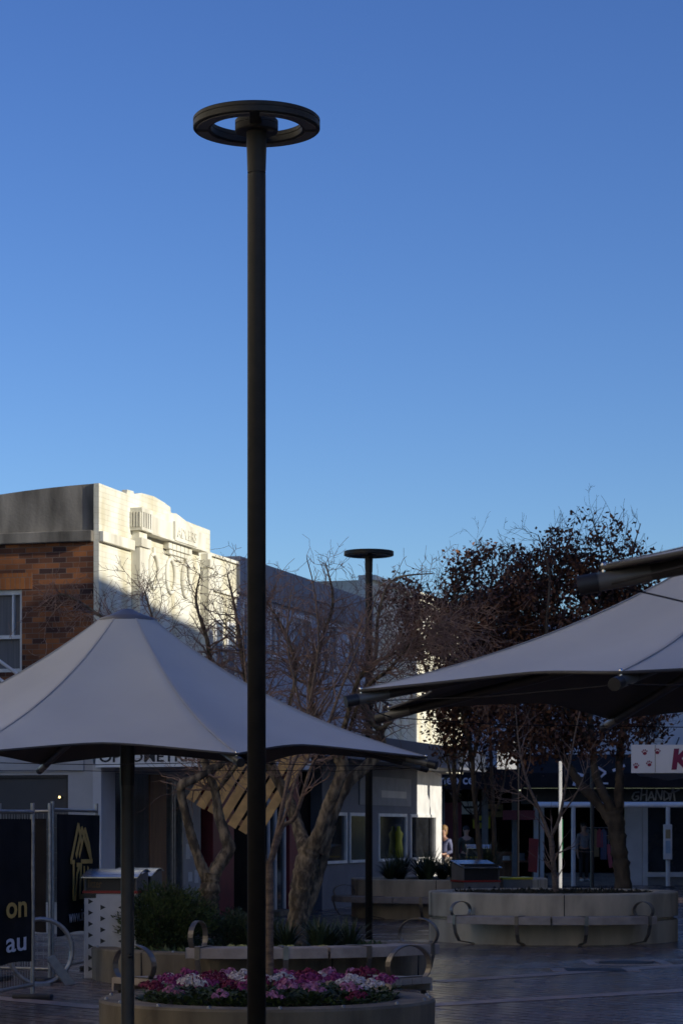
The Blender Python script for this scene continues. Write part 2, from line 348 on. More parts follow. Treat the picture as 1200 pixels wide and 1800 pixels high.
# ------------------------------------------------------------------ ground
m = MB(); m.add([(-400,-200,0),(400,-200,0),(400,900,0),(-400,900,0)], [(0,1,2,3)])
tag(m.build('paving', paver_mat()), kind='structure')
def band(p0, p1, w_, z=0.004):
    a = Vector((p0[0], p0[1], z)); b = Vector((p1[0], p1[1], z)); n = (b-a).cross(Vector((0,0,1))).normalized()*w_/2
    m = MB(); m.add([a-n, b-n, b+n, a+n], [(0,1,2,3)]); m.v = [tuple(v) for v in m.v]
    o = m.build('paving_band', band_mat); tag(o, kind='structure')
def gp(px, py):
    D = EYE*F/(py-HY); return (gx(px, D), D)
def ext(p, q, k):
    return (q[0]+(q[0]-p[0])*k, q[1]+(q[1]-p[1])*k)
a, b = gp(767, 1766), gp(1200, 1741); band(ext(b, a, 0.05), ext(a, b, 2.5), 0.34)
a, b = gp(778, 1725), gp(1200, 1697); band(ext(b, a, 0.02), ext(a, b, 1.5), 0.34)
a, b = gp(20, 1757), gp(172, 1771); band(ext(b, a, 1.0), ext(a, b, 0.1), 0.3)

# manhole and drain
D = 30.2; t = thing('manhole_cover', 'round dark manhole cover set in the paving by the tall planter', 'manhole', (gx(1100, D), D, 0))
m = MB(); m.lathe([(0.0, 0.012), (0.335, 0.012), (0.335, 0.0)], 40); m.build('cover', iron, t)
m = MB()
for s_ in (-1, 1):
    m.box((-0.52, s_*0.46-0.06, 0), (0.52, s_*0.46+0.06, 0.007)); m.box((s_*0.46-0.06, -0.398, 0), (s_*0.46+0.06, 0.398, 0.007))
m.build('surround', band_mat, t)
D = 28.6; t = thing('drain_grate', 'long dark rectangular drain grate in front of the manhole', 'drain', (gx(1045, D), D, 0))
m = MB(); m.box((-0.34, -0.28, 0), (0.34, 0.28, 0.009)); m.build('grate', iron, t)
for s_ in (-1, 1): bx('surround', (s_*0.43-0.08, -0.3, 0), (s_*0.43+0.08, 0.3, 0.006), band_mat, t)

# ------------------------------------------------------------------ left row of buildings (street line turned 16.6 degrees)
ROT = -math.atan(0.2975); CO = math.cos(ROT)
O = Vector((gx(165, 38.5), 38.5, 0))
def tpx(px):
    "distance along the street wall from the brick corner to where photo column px meets it"
    k = (px-CX)/F; s_ = (-O.x + 38.5*k)/(0.2975-k); return s_/CO
def along(t_): return O + Vector((math.sin(-ROT)*t_, math.cos(-ROT)*t_, 0))

# --- B1
b1 = thing('corner_building', 'old brick corner building with sunlit white art deco front and grey concrete parapet', 'building', O, ROT)
TE = tpx(361)
m = MB()   # brick wall with the window opening
m.box((-9, 0, 3.15), (-2.5, 4.9, 6.25)); m.box((-1.24, 0, 3.15), (0, 4.9, 6.25)); m.box((-2.5, 0, 3.15), (-1.24, 4.9, 4.2)); m.box((-2.5, 0, 5.53), (-1.24, 4.9, 6.25))
m.box((-2.5, 1.0, 4.2), (-1.24, 4.9, 5.53))
m.build('brick_wall', brick, b1)
bx('lintel', (-2.65, -0.004, 5.53), (-1.06, 0.2, 5.79), brick_orange, b1)
wf = MB()
for x0, x1, z0, z1 in ((-2.5,-2.44,4.2,5.53),(-1.30,-1.24,4.2,5.53),(-2.44,-1.30,5.45,5.53),(-2.44,-1.30,4.2,4.26),(-1.44,-1.41,4.8,5.45),(-2.1,-2.07,4.8,5.45),(-2.44,-1.30,4.74,4.8)):
    wf.box((x0, 0.06, z0), (x1, 0.13, z1))
wfo = wf.build('window', white_trim, b1)
bx('pane', (-2.44, 0.14, 4.26), (-1.30, 0.16, 5.45), blind, wfo)
m = MB()   # parapet facing the camera, curved top
prof = [(-9, 6.1)] + [(x, 7.18-0.03*(x*x)*0.75-0.03*abs(x)) for x in [-4.0,-3.4,-2.8,-2.2,-1.7,-1.2,-0.8,-0.4,0.0]]
poly = [(-9, 0.03, 6.43)] + [(-9, 0.03, 6.55)] + [(x, 0.03, z) for x, z in prof[1:]] + [(0, 0.03, 6.43)]
m.prism(poly, (0, 0.32, 0)); m.build('parapet', old_concrete, b1)
m = MB(); m.box((-9, -0.09, 6.25), (0.0, 0.5, 6.43)); m.build('cornice', old_concrete, b1, 0.015)
# white front
m = MB()
tops = [(0, 7.18), (tpx(214), 7.17), (tpx(215), 7.24), (tpx(226), 7.25), (tpx(227), 7.21), (tpx(240), 7.27), (tpx(262), 7.29), (tpx(280), 7.25), (tpx(291), 7.21), (tpx(292), 7.12), (tpx(302), 7.12), (tpx(303), 7.07), (TE, 7.05)]
poly = [(0.0, 0.0, 3.3)] + [(0.0, t_, z) for t_, z in tops] + [(0.0, TE, 3.3)]
m.prism(poly, (0.09, 0, 0))
m.build('facade', white_paint, b1)
bx('cornice', (0.091, 0, 6.25), (0.17, tpx(221), 6.42), white_render, b1, 0.01); bx('cornice', (0.091, tpx(353)+0.05, 6.25), (0.15, TE, 6.36), white_render, b1, 0.01)
def pil(t0, t1):
    m = MB(); m.box((0.091, t0, 3.3), (0.25, t1, 6.32)); m.box((0.091, t0-0.03, 6.322), (0.29, t1+0.03, 6.47)); m.box((0.091, t0+0.02, 6.472), (0.23, t1-0.02, 6.585)); m.build('pilaster', white_render, b1, 0.008)
pil(tpx(222), tpx(237)); pil(tpx(344), tpx(352))
m = MB(); t0, t1 = tpx(220), tpx(240)
m.box((0.091, t0, 6.59), (0.30, t1, 6.64)); m.box((0.091, t0, 6.89), (0.30, t1, 6.96))
for k in range(5):
    q = t0+(t1-t0)*(k+0.1)/5; m.box((0.20, q, 6.642), (0.30, q+(t1-t0)*0.11, 6.888))
m.box((0.091, t0+0.012, 6.642), (0.199, t1-0.012, 6.888))
for k in range(4):
    q = 0.105+k*0.05; m.box((q, t0-0.02, 6.642), (q+0.025, t0+0.011, 6.888))
m.build('fluted_block', white_render, b1)
m = MB(); m.box((0.091, t1+0.004, 6.62), (0.24, tpx(340), 6.90)); m.box((0.091, t1+0.004, 6.58), (0.27, tpx(340)+0.02, 6.617)); m.build('frieze', white_render, b1, 0.006)
m = MB(); c_ = (tpx(238)+tpx(341))/2
m.prism([(0.091, tpx(241), 6.904), (0.091, c_, 7.10), (0.091, tpx(340), 6.904)], (0.10, 0, 0)); m.build('pediment', white_render, b1)
m = MB(); ta, tb = tpx(281), tpx(320); m.box((0.241, ta, 6.60), (0.29, tb, 6.93)); m.build('name_panel', white_render, b1, 0.004)
text_mesh('lettering', 'ADLERS', 0.25, white_render, b1, face_m((0.292, ta+0.07, 6.67), (0,1,0), (0,0,1)), 0.012, width=tb-ta-0.14)
m = MB()
for k, (z0, z1, e) in enumerate(((6.46, 6.575, 0.0), (6.38, 6.455, 0.12), (6.31, 6.375, 0.26))):
    n = 6-k
    for q in range(n):
        u0 = tpx(278)+e+(tb-tpx(278)-2*e)*q/n; u1 = tpx(278)+e+(tb-tpx(278)-2*e)*(q+0.86)/n
        m.box((0.091, u0, z0), (0.20-0.03*k, u1, z1))
m.build('crest', white_render, b1, 0.008)
for pc in (260, 290, 317):
    m = MB(); tc_ = tpx(pc)
    m.tube([(0.105, tc_+0.20*math.cos(a), 6.02+0.29*math.sin(a)) for a in [2*PI*i/20 for i in range(21)]], 0.035, 6, caps=False)
    m.box((0.091, tc_-0.05, 6.30), (0.13, tc_+0.05, 6.42)); m.build('wreath', white_render, b1)
# ground floor
m = MB()
m.box((-9, -0.02, 0), (-5, 4.9, 3.149)); m.box((-0.43, -0.02, 0), (0.0, 4.9, 3.149)); m.box((-5, -0.02, 2.54), (-0.43, 4.9, 3.149)); m.box((-5, -0.02, 0), (-0.43, 4.9, 0.5)); m.box((-5, 1.2, 0.5), (-0.43, 4.9, 2.54))
m.build('rendered_wall', grey_render, b1)
m = MB(); m.box((-9, -0.06, 2.60), (-0.15, -0.021, 2.78)); m.build('wall_band', grey_render, b1)
sw = bx('shop_window', (-5, 0.05, 0.5), (-0.43, 0.09, 2.54), pm('grey roller shutter', (0.06, 0.06, 0.066), (0.05, 0.05, 0.055), 2, 0.5), b1)
m = MB(); m.box((-0.47, 0.0, 0.5), (-0.43, 0.049, 2.54)); m.box((-5, 0.0, 2.50), (-0.47, 0.049, 2.54)); m.build('frame', pole_grey, sw)
bx('pier', (0.001, -0.05, 0), (0.15, 0.55, 2.715), dusk_white, b1, 0.01)
# shopfront under the awning
TF = TE
bx('shop_glass', (-0.03, 0.56, 0.35), (0.0, tpx(262), 2.6), glass, b1)
bx('timber_panel', (-0.03, tpx(262), 0.0), (0.02, tpx(291), 2.6), door_timber, b1)
bx('door', (-0.03, tpx(291)+0.01, 0.0), (0.0, tpx(318), 2.5), glass, b1)
m = MB()
for p in (300, 304, 318): m.box((0.001, tpx(p)-0.03, 0), (0.04, tpx(p)+0.03, 2.5))
m.build('door_frame', galv, b1)
np_ = bx('notice_panel', (-0.03, tpx(319)+0.04, 0.0), (0.01, tpx(352), 2.45), grey_render, b1)
m = MB()
for p, z0, z1 in ((326, 1.15, 1.42), (334, 1.2, 1.42), (330, 0.75, 0.92), (341, 0.72, 0.95)): m.box((0.011, tpx(p), z0), (0.016, tpx(p)+0.2, z1))
m.build('notice', sign_white, np_)
bx('plinth', (-0.04, 0.56, 0), (0.012, tpx(261), 0.345), black_paint, b1)
aw = MB(); aw.box((0.16, -0.12, 2.72), (2.0, TE-0.02, 3.30)); aw = aw.build('awning', sign_white, b1, 0.008)
bx('soffit', (0.2, -0.06, 2.70), (1.95, TE-0.05, 2.716), grey_render, aw)
sg = thing('awning_sign', 'white awning end sign reading OPTOMETRIST in dark capitals', 'sign', along(0)+Matrix.Rotation(ROT,3,'Z')@Vector((0.1,-0.13,0)), ROT)
bx('board', (0.0, -0.04, 2.65), (2.02, 0.0, 3.30), sign_white, sg, 0.004)
text_mesh('lettering', 'OPTOMETRIST', 0.235, sign_ink, sg, face_m((0.06, -0.045, 2.735), (1,0,0), (0,0,1)), 0.004, offset=0.004, width=1.78)
# white sloping stair rail on the brick wall
sr = thing('stair_rail', 'white sloping stair handrail against the brick wall', 'handrail', O+Vector((-1.6,-1.0,0)), 0)
m = MB(); D = 37.4
for dy in (0, 32):
    p0 = at(-60, 1118+dy, D)-sr.location; p1 = at(52, 1200+dy, D)-sr.location; m.tube([p0, p1], 0.026, 8)
m.build('rail', white_trim, sr)
m = MB()
for px in (-50, 48):
    p = at(px, 1118+ (px+60)*0.73, D)-sr.location; m.tube([p, (p.x, p.y+0.75, p.z-0.1)], 0.015, 6)
m.build('post', white_trim, sr)
# lit bulb and floodlight on the wall
wl = thing('wall_lamp', 'tiny warm lit lamp on the dark shop window', 'lamp', along(0)+Vector((0,0,0)), ROT)
p = Matrix.Rotation(-ROT,3,'Z') @ (at(97, 1401, 38.45)-O)
m = MB(); m.ball((p.x, -0.04, p.z), 0.02, 10, 6); m.build('bulb', warm_bulb, wl)
m = MB(); m.box((p.x-0.02, -0.02, p.z-0.015), (p.x+0.02, 0.052, p.z+0.015)); m.build('holder', black_paint, wl)
fl_ = thing('floodlight', 'small white floodlight on the grey wall above the shutter', 'light', O, ROT)
m = MB(); m.prism([(-0.68,-0.28,2.84),(-0.68,-0.06,2.92),(-0.68,-0.06,2.98),(-0.68,-0.28,2.92)], (0.22,0,0)); m.build('housing', white_trim, fl_)
bx('bracket', (-0.59, -0.06, 2.90), (-0.55, -0.0, 2.94), galv, fl_)

# --- B2 (narrow white step)
b2 = thing('white_shop_building', 'narrow sunlit white building stepping down beside the art deco front', 'building', along(TE), ROT)
W2 = tpx(416)-TE
m = MB(); m.box((-5, 0.002, 3.2), (0.0, W2, 6.62)); m.build('wall', white_paint, b2)
m = MB(); m.box((0.001, 0.01, 6.25), (0.07, 0.16, 6.5)); m.box((0.001, 0.01, 6.0), (0.05, W2, 6.06)); m.box((-0.3, 0.01, 6.621), (0.05, W2, 6.67)); m.build('moulding', white_render, b2)
bx('column', (-0.2, tpx(372)-TE, 0), (0.03, tpx(409)-TE, 3.0), burgundy, b2, 0.01)
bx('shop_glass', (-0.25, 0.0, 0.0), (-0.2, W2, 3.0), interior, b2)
m = MB(); m.box((-3, 0.0, 3.0), (0.9, W2, 3.19)); m.build('awning', blue_grey, b2)
w2 = MB()
for q in (0.45, 1.1): w2.box((0.001, q, 4.3), (0.04, q+0.42, 5.5))
w2o = w2.build('window', white_trim, b2)
m = MB()
for q in (0.45, 1.1): m.box((0.041, q+0.05, 4.35), (0.046, q+0.37, 5.45))
m.build('pane', glass_sky, w2o)

# --- B3
T3 = tpx(416); T4 = tpx(652)
b3 = thing('grey_shop_building', 'shaded grey two storey shop building with a flat clad top', 'building', along(T3), ROT)
W3 = T4-T3
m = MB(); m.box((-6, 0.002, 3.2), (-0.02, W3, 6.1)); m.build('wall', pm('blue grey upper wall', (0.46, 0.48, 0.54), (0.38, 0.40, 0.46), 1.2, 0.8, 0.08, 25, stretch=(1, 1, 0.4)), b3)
m = MB(); m.box((-6, 0.002, 6.101), (0.06, W3, 6.78)); m.build('cladding', clad, b3)
m = MB()
for k in range(int(W3/0.6)): m.box((0.061, 0.3+k*0.6, 6.12), (0.072, 0.32+k*0.6, 6.76))
m.build('cladding_seam', clad, b3)
for pa, pb in ((424, 446), (472, 494), (513, 545), (562, 592), (608, 632)):
    m = MB(); q0, q1 = tpx(pa)-T3, tpx(pb)-T3
    m.box((-0.019, q0, 5.0), (0.04, q0+0.07, 6.0)); m.box((-0.019, q1-0.07, 5.0), (0.04, q1, 6.0)); m.box((-0.019, q0+0.07, 5.93), (0.04, q1-0.07, 6.0)); m.box((-0.019, q0+0.07, 5.0), (0.06, q1-0.07, 5.07)); m.box((-0.019, (q0+q1)/2-0.025, 5.07), (0.03, (q0+q1)/2+0.025, 5.93))
    o = m.build('window', white_trim, b3)
    bx('pane', (-0.018, q0+0.07, 5.07), (-0.008, q1-0.07, 5.93), glass_sky, o)
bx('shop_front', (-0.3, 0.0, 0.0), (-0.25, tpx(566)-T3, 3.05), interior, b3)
gd = bx('glass_door', (-0.05, tpx(472)-T3, 0.1), (-0.02, tpx(500)-T3, 2.3), glass, b3)
m = MB()
for p in (472, 484, 500): m.box((-0.019, tpx(p)-T3-0.04, 0.1), (0.02, tpx(p)-T3+0.04, 2.35))
m.box((-0.019, tpx(472)-T3+0.05, 2.3), (0.02, tpx(484)-T3-0.05, 2.36)); m.box((-0.019, tpx(484)-T3+0.05, 2.3), (0.02, tpx(500)-T3-0.05, 2.36)); m.build('frame', dusk_white, gd)
bx('column', (-0.1, tpx(505)-T3, 0), (0.05, tpx(521)-T3, 3.05), burgundy, b3, 0.01)
bx('step', (-0.24, tpx(466)-T3, 0), (0.3, tpx(503)-T3, 0.09), concrete, b3)

# --- B4
b4 = thing('window_shop_building', 'corner shop with white framed windows, wall coloured blue grey for shade and white for sun', 'building', along(T4), ROT)
TEND = tpx(774); TUP = tpx(813)
m = MB(); m.box((-7, 0.002, 3.1), (0.0, TUP-T4, 7.25)); m.build('wall', white_paint, b4)
m = MB(); m.box((-0.3, 0.002, 7.251), (0.09, TUP-T4, 7.36)); m.build('coping', white_render, b4)
WL0 = tpx(566)-T4                      # ground floor runs from before B4's start to the corner
wins = [(570, 608), (613, 649), (664, 713), (720, 765)]
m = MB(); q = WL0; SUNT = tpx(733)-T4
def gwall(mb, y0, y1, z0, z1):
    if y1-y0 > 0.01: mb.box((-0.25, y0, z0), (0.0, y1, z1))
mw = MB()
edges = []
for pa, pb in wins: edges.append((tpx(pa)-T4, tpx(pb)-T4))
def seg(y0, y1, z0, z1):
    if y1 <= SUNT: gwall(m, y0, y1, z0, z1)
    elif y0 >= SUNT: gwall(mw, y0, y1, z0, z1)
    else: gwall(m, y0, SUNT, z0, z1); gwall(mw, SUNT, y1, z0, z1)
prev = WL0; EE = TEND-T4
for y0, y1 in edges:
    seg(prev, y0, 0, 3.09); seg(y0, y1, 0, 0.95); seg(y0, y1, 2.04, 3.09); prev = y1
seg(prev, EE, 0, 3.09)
m.build('shaded_wall', blue_grey, b4); mw.build('sunlit_wall', white_trim, b4)  # one wall split at the sun's edge: shade and sunlight are in its colours
bx('corner_return', (-5, EE+0.002, 0), (0.0, EE+0.1, 3.09), white_trim, b4)
for y0, y1 in edges:
    wm = MB(); f_ = 0.075
    wm.box((-0.05, y0, 0.95), (0.03, y0+f_, 2.04)); wm.box((-0.05, y1-f_, 0.95), (0.03, y1, 2.04)); wm.box((-0.05, y0+f_, 1.97), (0.03, y1-f_, 2.04)); wm.box((-0.05, y0+f_, 0.95), (0.05, y1-f_, 1.01))
    o = wm.build('window', white_trim, b4)
    bx('pane', (-0.04, y0+f_, 1.01), (-0.02, y1-f_, 1.97), glass, o)
bp_ = bx('signboard', (0.002, tpx(630)-T4, 2.22), (0.03, tpx(720)-T4, 2.86), pm('faded signboard', (0.24, 0.245, 0.27), (0.2, 0.205, 0.225), 3, 0.6), b4)
bx('faded_panel', (0.031, tpx(668)-T4, 2.4), (0.033, tpx(712)-T4, 2.56), grey_render, bp_)
A0 = tpx(470)-T4
am = MB(); am.box((0.002, A0, 3.10), (1.05, EE+0.4, 3.62)); am = am.build('awning', navy, b4, 0.01)
bx('awning_rail', (1.052, A0, 3.10), (1.075, EE+0.4, 3.16), blue_grey, am)
# items seen in the windows
for pc, col, nm, lb in ((697, cloth_beige, 'shop_display', 'pale yellow dress form in the shop window'), ):
    sd = thing('dress_form', 'yellow dress form standing in the white framed shop window', 'display', along(tpx(pc))+Matrix.Rotation(ROT,3,'Z')@Vector((0.01,0,0)), ROT)
    m = MB(); m.lathe([(0.02,1.02),(0.12,1.03),(0.10,1.25),(0.075,1.42),(0.11,1.58),(0.045,1.66),(0.04,1.74),(0.0,1.76)], 12, 0, (0.035,0,0), True); m.build('body', yellow_paint, sd)
    m = MB(); m.tube([(0.035,0,0),(0.035,0,1.03)], 0.015, 6); m.box((-0.06+0.07,-0.12,0),(0.06+0.07,0.12,0.02)); m.build('stand', black_paint, sd)

# ------------------------------------------------------------------ end row across the mall
YE = 73.0
e1 = thing('cafe_building', 'dark fronted shop with lilac lettering on its black fascia', 'building', (2.4, YE, 0))
x1 = gx(912, YE)-2.4
m = MB(); m.box((-6, 0, 3.45), (x1, 6, 7.8)); m.build('wall', pale_blue, e1)
bx('back_wall', (-6, 3.0, 0), (x1, 3.1, 3.44), interior, e1)
bx('fascia', (0.0, -1.7, 2.88), (x1, -0.001, 3.52), black_cloth, e1)
text_mesh('lettering', 'neo ce', 0.40, sign_lilac, e1, face_m((gx(773,71.3)-2.4, -1.705, 3.02), (1,0,0), (0,0,1)), 0.003, offset=0.006, width=0.97)
for px in (776, 852, 905): bx('pillar', (gx(px,YE)-2.4-0.09, 0.0, 0), (gx(px,YE)-2.4+0.09, 0.3, 3.44), bin_grey, e1)
bx('red_banner', (gx(885,72)-2.4, -0.5, gz(1441,72)), (gx(942,72)-2.4, -0.45, gz(1424,72)), burgundy, e1)
bx('counter', (gx(855,75)-2.4, 1.0, 0), (gx(905,75)-2.4, 1.6, 1.0), door_timber, e1)
bx('red_screen', (gx(776,YE)-2.4+0.1, 0.4, 0), (gx(812,YE)-2.4, 0.5, 2.5), burgundy, e1)
e2 = thing('clothing_shop_building', 'pale upper storey over a black awning and an open clothing shop', 'building', (gx(912, YE), YE, 0))
ox = gx(912, YE)
def ex(px, D=YE): return gx(px, D)-ox
m = MB(); m.box((0.002, 0, 3.5), (7, 6, 8.1)); m.build('wall', pale_blue, e2)
aw = MB(); aw.prism([(0.02,-0.001,3.95),(0.02,-1.8,3.35),(0.02,-1.8,2.93),(0.02,-0.001,2.93)], (6.9,0,0)); aw = aw.build('awning', black_cloth, e2)
# white marks on the awning front
yf = -1.806
def stroke(mb, pts, w_, y):
    for (xa, za), (xb, zb) in zip(pts[:-1], pts[1:]):
        a_ = Vector((xa, 0, za)); b_ = Vector((xb, 0, zb)); n_ = Vector((-(zb-za), 0, xb-xa)).normalized()*w_/2
        mb.prism([(v.x, y, v.z) for v in (a_-n_, b_-n_, b_+n_, a_+n_)], (0, -0.004, 0)); y -= 0.0004
mk = MB(); D7 = 71.2
Q = lambda px, py: (ex(px, D7), gz(py, D7))
stroke(mk, [Q(1008,1381), Q(1012,1360), Q(1026,1364)], 0.09, yf); stroke(mk, [Q(1010,1368), Q(1022,1378)], 0.05, yf-0.003)
stroke(mk, [Q(1050,1370), Q(1047,1347), Q(1064,1358), Q(1050,1370)], 0.065, yf); stroke(mk, [Q(1076,1355), Q(1097,1345)], 0.08, yf)
stroke(mk, [Q(1053,1377), Q(1068,1377)], 0.05, yf-0.002)
mk.build('white_mark', sign_lilac, aw)
bx('sign_fascia', (0.05, -0.12, 2.45), (6.9, -0.002, 2.925), black_paint, e2)
gm = MB(); D8 = 72.88
Q = lambda px, py: (ex(px, D8), gz(py, D8))
def gl(x0, pts): stroke(gm, [Q(x0+px, py) for px, py in pts], 0.045, -0.122)
gl(1110, [(13,1392),(4,1393),(0,1402),(4,1407),(11,1404),(11,1399),(6,1400)])
gl(1125, [(2,1386),(0,1407)]); gl(1125, [(11,1388),(10,1408)]); gl(1125, [(0,1398),(11,1396)])
gl(1138, [(0,1407),(6,1391),(11,1407)]); gl(1138, [(2,1402),(10,1401)])
gl(1151, [(0,1407),(2,1388),(10,1406),(12,1389)])
gl(1165, [(1,1407),(1,1390),(9,1395),(10,1402),(1,1407)])
gl(1176, [(0,1407),(6,1384),(9,1408)]); gl(1176, [(-2,1396),(18,1388)])
gm.build('lettering', sign_grey, e2)
for px, w_ in ((942, 0.13), (952, 0.12), (1113, 0.50), (1133, 0.16)): bx('pillar', (ex(px)-w_/2, -0.01, 0), (ex(px)+w_/2, 0.3, 2.44), dusk_white, e2)
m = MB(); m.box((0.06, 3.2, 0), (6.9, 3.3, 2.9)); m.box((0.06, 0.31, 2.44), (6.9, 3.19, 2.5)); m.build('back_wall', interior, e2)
sw = bx('shop_window', (ex(1137), 0.05, 0.4), (6.9, 0.08, 2.44), glass, e2)
bx('sill', (ex(1135), -0.1, 0.25), (6.9, 0.1, 0.395), dusk_white, sw)
bx('stall_riser', (ex(1136), 0.0, 0), (6.9, 0.2, 0.245), bin_grey, e2)
m = MB()
for k in range(3): m.box((ex(962), -0.35+k*0.3, 0), (ex(1098), 1.5, 0.12+0.12*k-0.002*k))
m.build('entry_step', bin_grey, e2)
uw = MB(); ux0, ux1, uz0, uz1 = ex(1120), ex(1162), gz(1302, YE), gz(1232, YE)
for a_, b_ in (((ux0,-0.05,uz0),(ux0+0.09,-0.001,uz1)), ((ux1-0.09,-0.05,uz0),(ux1,-0.001,uz1)), ((ux0+0.09,-0.05,uz1-0.09),(ux1-0.09,-0.001,uz1)), ((ux0+0.09,-0.07,uz0),(ux1-0.09,-0.001,uz0+0.09)), (((ux0+ux1)/2-0.03,-0.05,uz0+0.09),((ux0+ux1)/2+0.03,-0.001,uz1-0.09))): uw.box(a_, b_)
uwo = uw.build('window', white_trim, e2); bx('pane', (ux0+0.09, -0.02, uz0+0.09), (ux1-0.09, -0.003, uz1-0.09), glass_sky, uwo)

# skinned figure helper -------------------------------------------------------
def skin_obj(name, verts, edges, rads, mat, parent, sub=1):
    me = bpy.data.meshes.new(name); me.from_pydata(verts, edges, [])
    o = bpy.data.objects.new(name, me); C.objects.link(o)
    md = o.modifiers.new('skin', 'SKIN'); md.use_smooth_shade = True
    for i, r in enumerate(rads):
        me.skin_vertices[0].data[i].radius = (r, r) if not hasattr(r, '__len__') else r
        me.skin_vertices[0].data[i].use_root = (i == 0)
    if sub: sb = o.modifiers.new('sub', 'SUBSURF'); sb.levels = sub; sb.render_levels = sub
    bpy.context.view_layer.update()
    me2 = bpy.data.meshes.new_from_object(o.evaluated_get(bpy.context.evaluated_depsgraph_get()))
    bpy.data.objects.remove(o)
    me2.materials.clear(); me2.materials.append(mat); me2.name = name
    for p in me2.polygons: p.use_smooth = True
    q = bpy.data.objects.new(name, me2); C.objects.link(q); q.parent = parent
    return q
def figure(root, shirt, trouser, hair, skin, shoes, arm='bent', stride=0.0):
    V = [(0,0,0.95),(0,0,1.1),(0,0,1.28),(0,0,1.42),(0,0.0,1.5),(0,-0.015,1.58),(0,-0.02,1.66),(0,-0.005,1.72),
         (-0.1,0,0.9),(-0.1,-stride*0.4-0.01,0.5),(-0.1,-stride*0.3,0.09),(-0.1,-stride*0.3-0.14,0.04),
         (0.1,0,0.9),(0.1,stride*0.2-0.01,0.5),(0.1,stride*0.6,0.09),(0.1,stride*0.6-0.14,0.04)]
    Rr = [(0.15,0.11),(0.13,0.10),(0.16,0.11),(0.12,0.085),0.055,0.075,0.085,0.06,0.085,0.06,0.042,0.035,0.085,0.06,0.042,0.035]
    E = [(0,1),(1,2),(2,3),(3,4),(4,5),(5,6),(6,7),(0,8),(8,9),(9,10),(10,11),(0,12),(12,13),(13,14),(14,15)]
    arms = []
    for s_ in (-1, 1):
        if arm == 'bent': pts = [(s_*0.17,0,1.40),(s_*0.23,0.04,1.13),(s_*0.12,-0.2,1.05),(s_*0.07,-0.27,1.08)]
        else: pts = [(s_*0.17,0,1.40),(s_*0.23,0.02,1.13),(s_*0.24,-0.03,0.88),(s_*0.235,-0.05,0.80)]
        n = len(V); V += pts; Rr += [0.055,0.042,0.032,0.028]; E += [(3,n),(n,n+1),(n+1,n+2),(n+2,n+3)]
        arms.append((pts))
        h = Vector(pts[-1]); d = (h-Vector(pts[-2])).normalized(); sd = Vector((1,0,0)) if arm == 'bent' else Vector((0,1,0))
        for k, f_ in enumerate((-0.024,-0.008,0.008,0.024)):          # fingers
            q = len(V); b_ = h+d*0.03+sd*f_; V += [tuple(b_), tuple(b_+d*(0.045+0.008*(k in (1,2)))), tuple(b_+d*0.075+Vector((-s_*0.012,0,-0.012)))]
            Rr += [0.010,0.009,0.008]; E += [(n+3,q),(q,q+1),(q+1,q+2)]
        q = len(V); b_ = h-d*0.01+sd*0.03; V += [tuple(b_), tuple(b_+d*0.03+sd*0.02)]; Rr += [0.011,0.009]; E += [(n+3,q),(q,q+1)]
    skin_obj('body', V, E, Rr, skin, root)
    for s_ in (-1,1):
        m = MB(); m.ball((s_*0.09,-0.01,1.655), 0.022, 8, 6, 0, (0.5,1,1.4)); m.build('ear', skin, root)
    m = MB(); m.prism([(-0.015,-0.10,1.63),(0.015,-0.10,1.63),(0,-0.13,1.632),],(0,0.008,0.045)); m.build('nose', skin, root)
    m = MB()
    for s_ in (-1,1): m.ball((s_*0.033,-0.095,1.672), 0.011, 6, 5)
    m.build('eyes', black_paint, root)
    hm = MB(); hm.ball((0,0.015,1.70), 0.105, 12, 8, 0, (0.95,1.0,0.95)); hm.ball((0,0.05,1.62), 0.085, 10, 7, 0, (0.95,0.7,1.3)); hm.build('hair', hair, root)
    sv = [(0,0,0.93),(0,0,1.1),(0,0,1.28),(0,0,1.42),(0,0,1.47)]; sr_ = [(0.165,0.125),(0.148,0.115),(0.175,0.125),(0.135,0.10),0.07]; se = [(0,1),(1,2),(2,3),(3,4)]
    for pts in arms:
        n = len(sv); sv += pts[:2]; a_ = Vector(pts[1]); b_ = Vector(pts[2]); sv.append(tuple(a_.lerp(b_, 0.75))); sr_ += [0.068,0.055,0.045]; se += [(3,n),(n,n+1),(n+1,n+2)]
    skin_obj('shirt', sv, se, sr_, shirt, root)
    tv = [(0,0,0.97)]+V[8:10]+[V[10]]+V[12:14]+[V[14]]; skin_obj('trousers', tv, [(0,1),(1,2),(2,3),(0,4),(4,5),(5,6)], [(0.16,0.12),0.1,0.075,0.055,0.1,0.075,0.055], trouser, root)
    for i in (10, 14):
        x, y, z = V[i]; m = MB(); m.ball((x, y-0.06, 0.045), 0.06, 10, 6, 0, (0.75,2.1,0.75)); m.build('shoe', shoes, root)

p1 = thing('person', 'fair haired person in a slate blue top walking past the white shop corner', 'person', (gx(779, 60.6), 60.6, 0), R(-35))
figure(p1, cloth_blue, pm('pale trousers', (0.45,0.4,0.35), None, 5, 0.8), hair_fair, skin_mat, shoe_white, 'bent', 0.35)
p2 = thing('person', 'dark haired person in a dark olive top standing in the shaded shop entrance', 'person', (gx(819, 70.0), 70.0, 0), R(15))
figure(p2, cloth_olive, cloth_dark, hair_dark, skin_mat, black_paint, 'down')
mn = thing('mannequin', 'dark haired mannequin in grey top and black trousers at the clothing shop door', 'mannequin', (gx(1025, 72.9), 72.9, 0.12), R(25))
figure(mn, cloth_grey, cloth_dark, hair_dark, skin_mat, shoe_white, 'down')
mn2 = thing('mannequin', 'pale mannequin torso in a beige top beside the dark tree trunk', 'mannequin', (gx(1098, 73.6), 73.6, 0.36), R(-10))
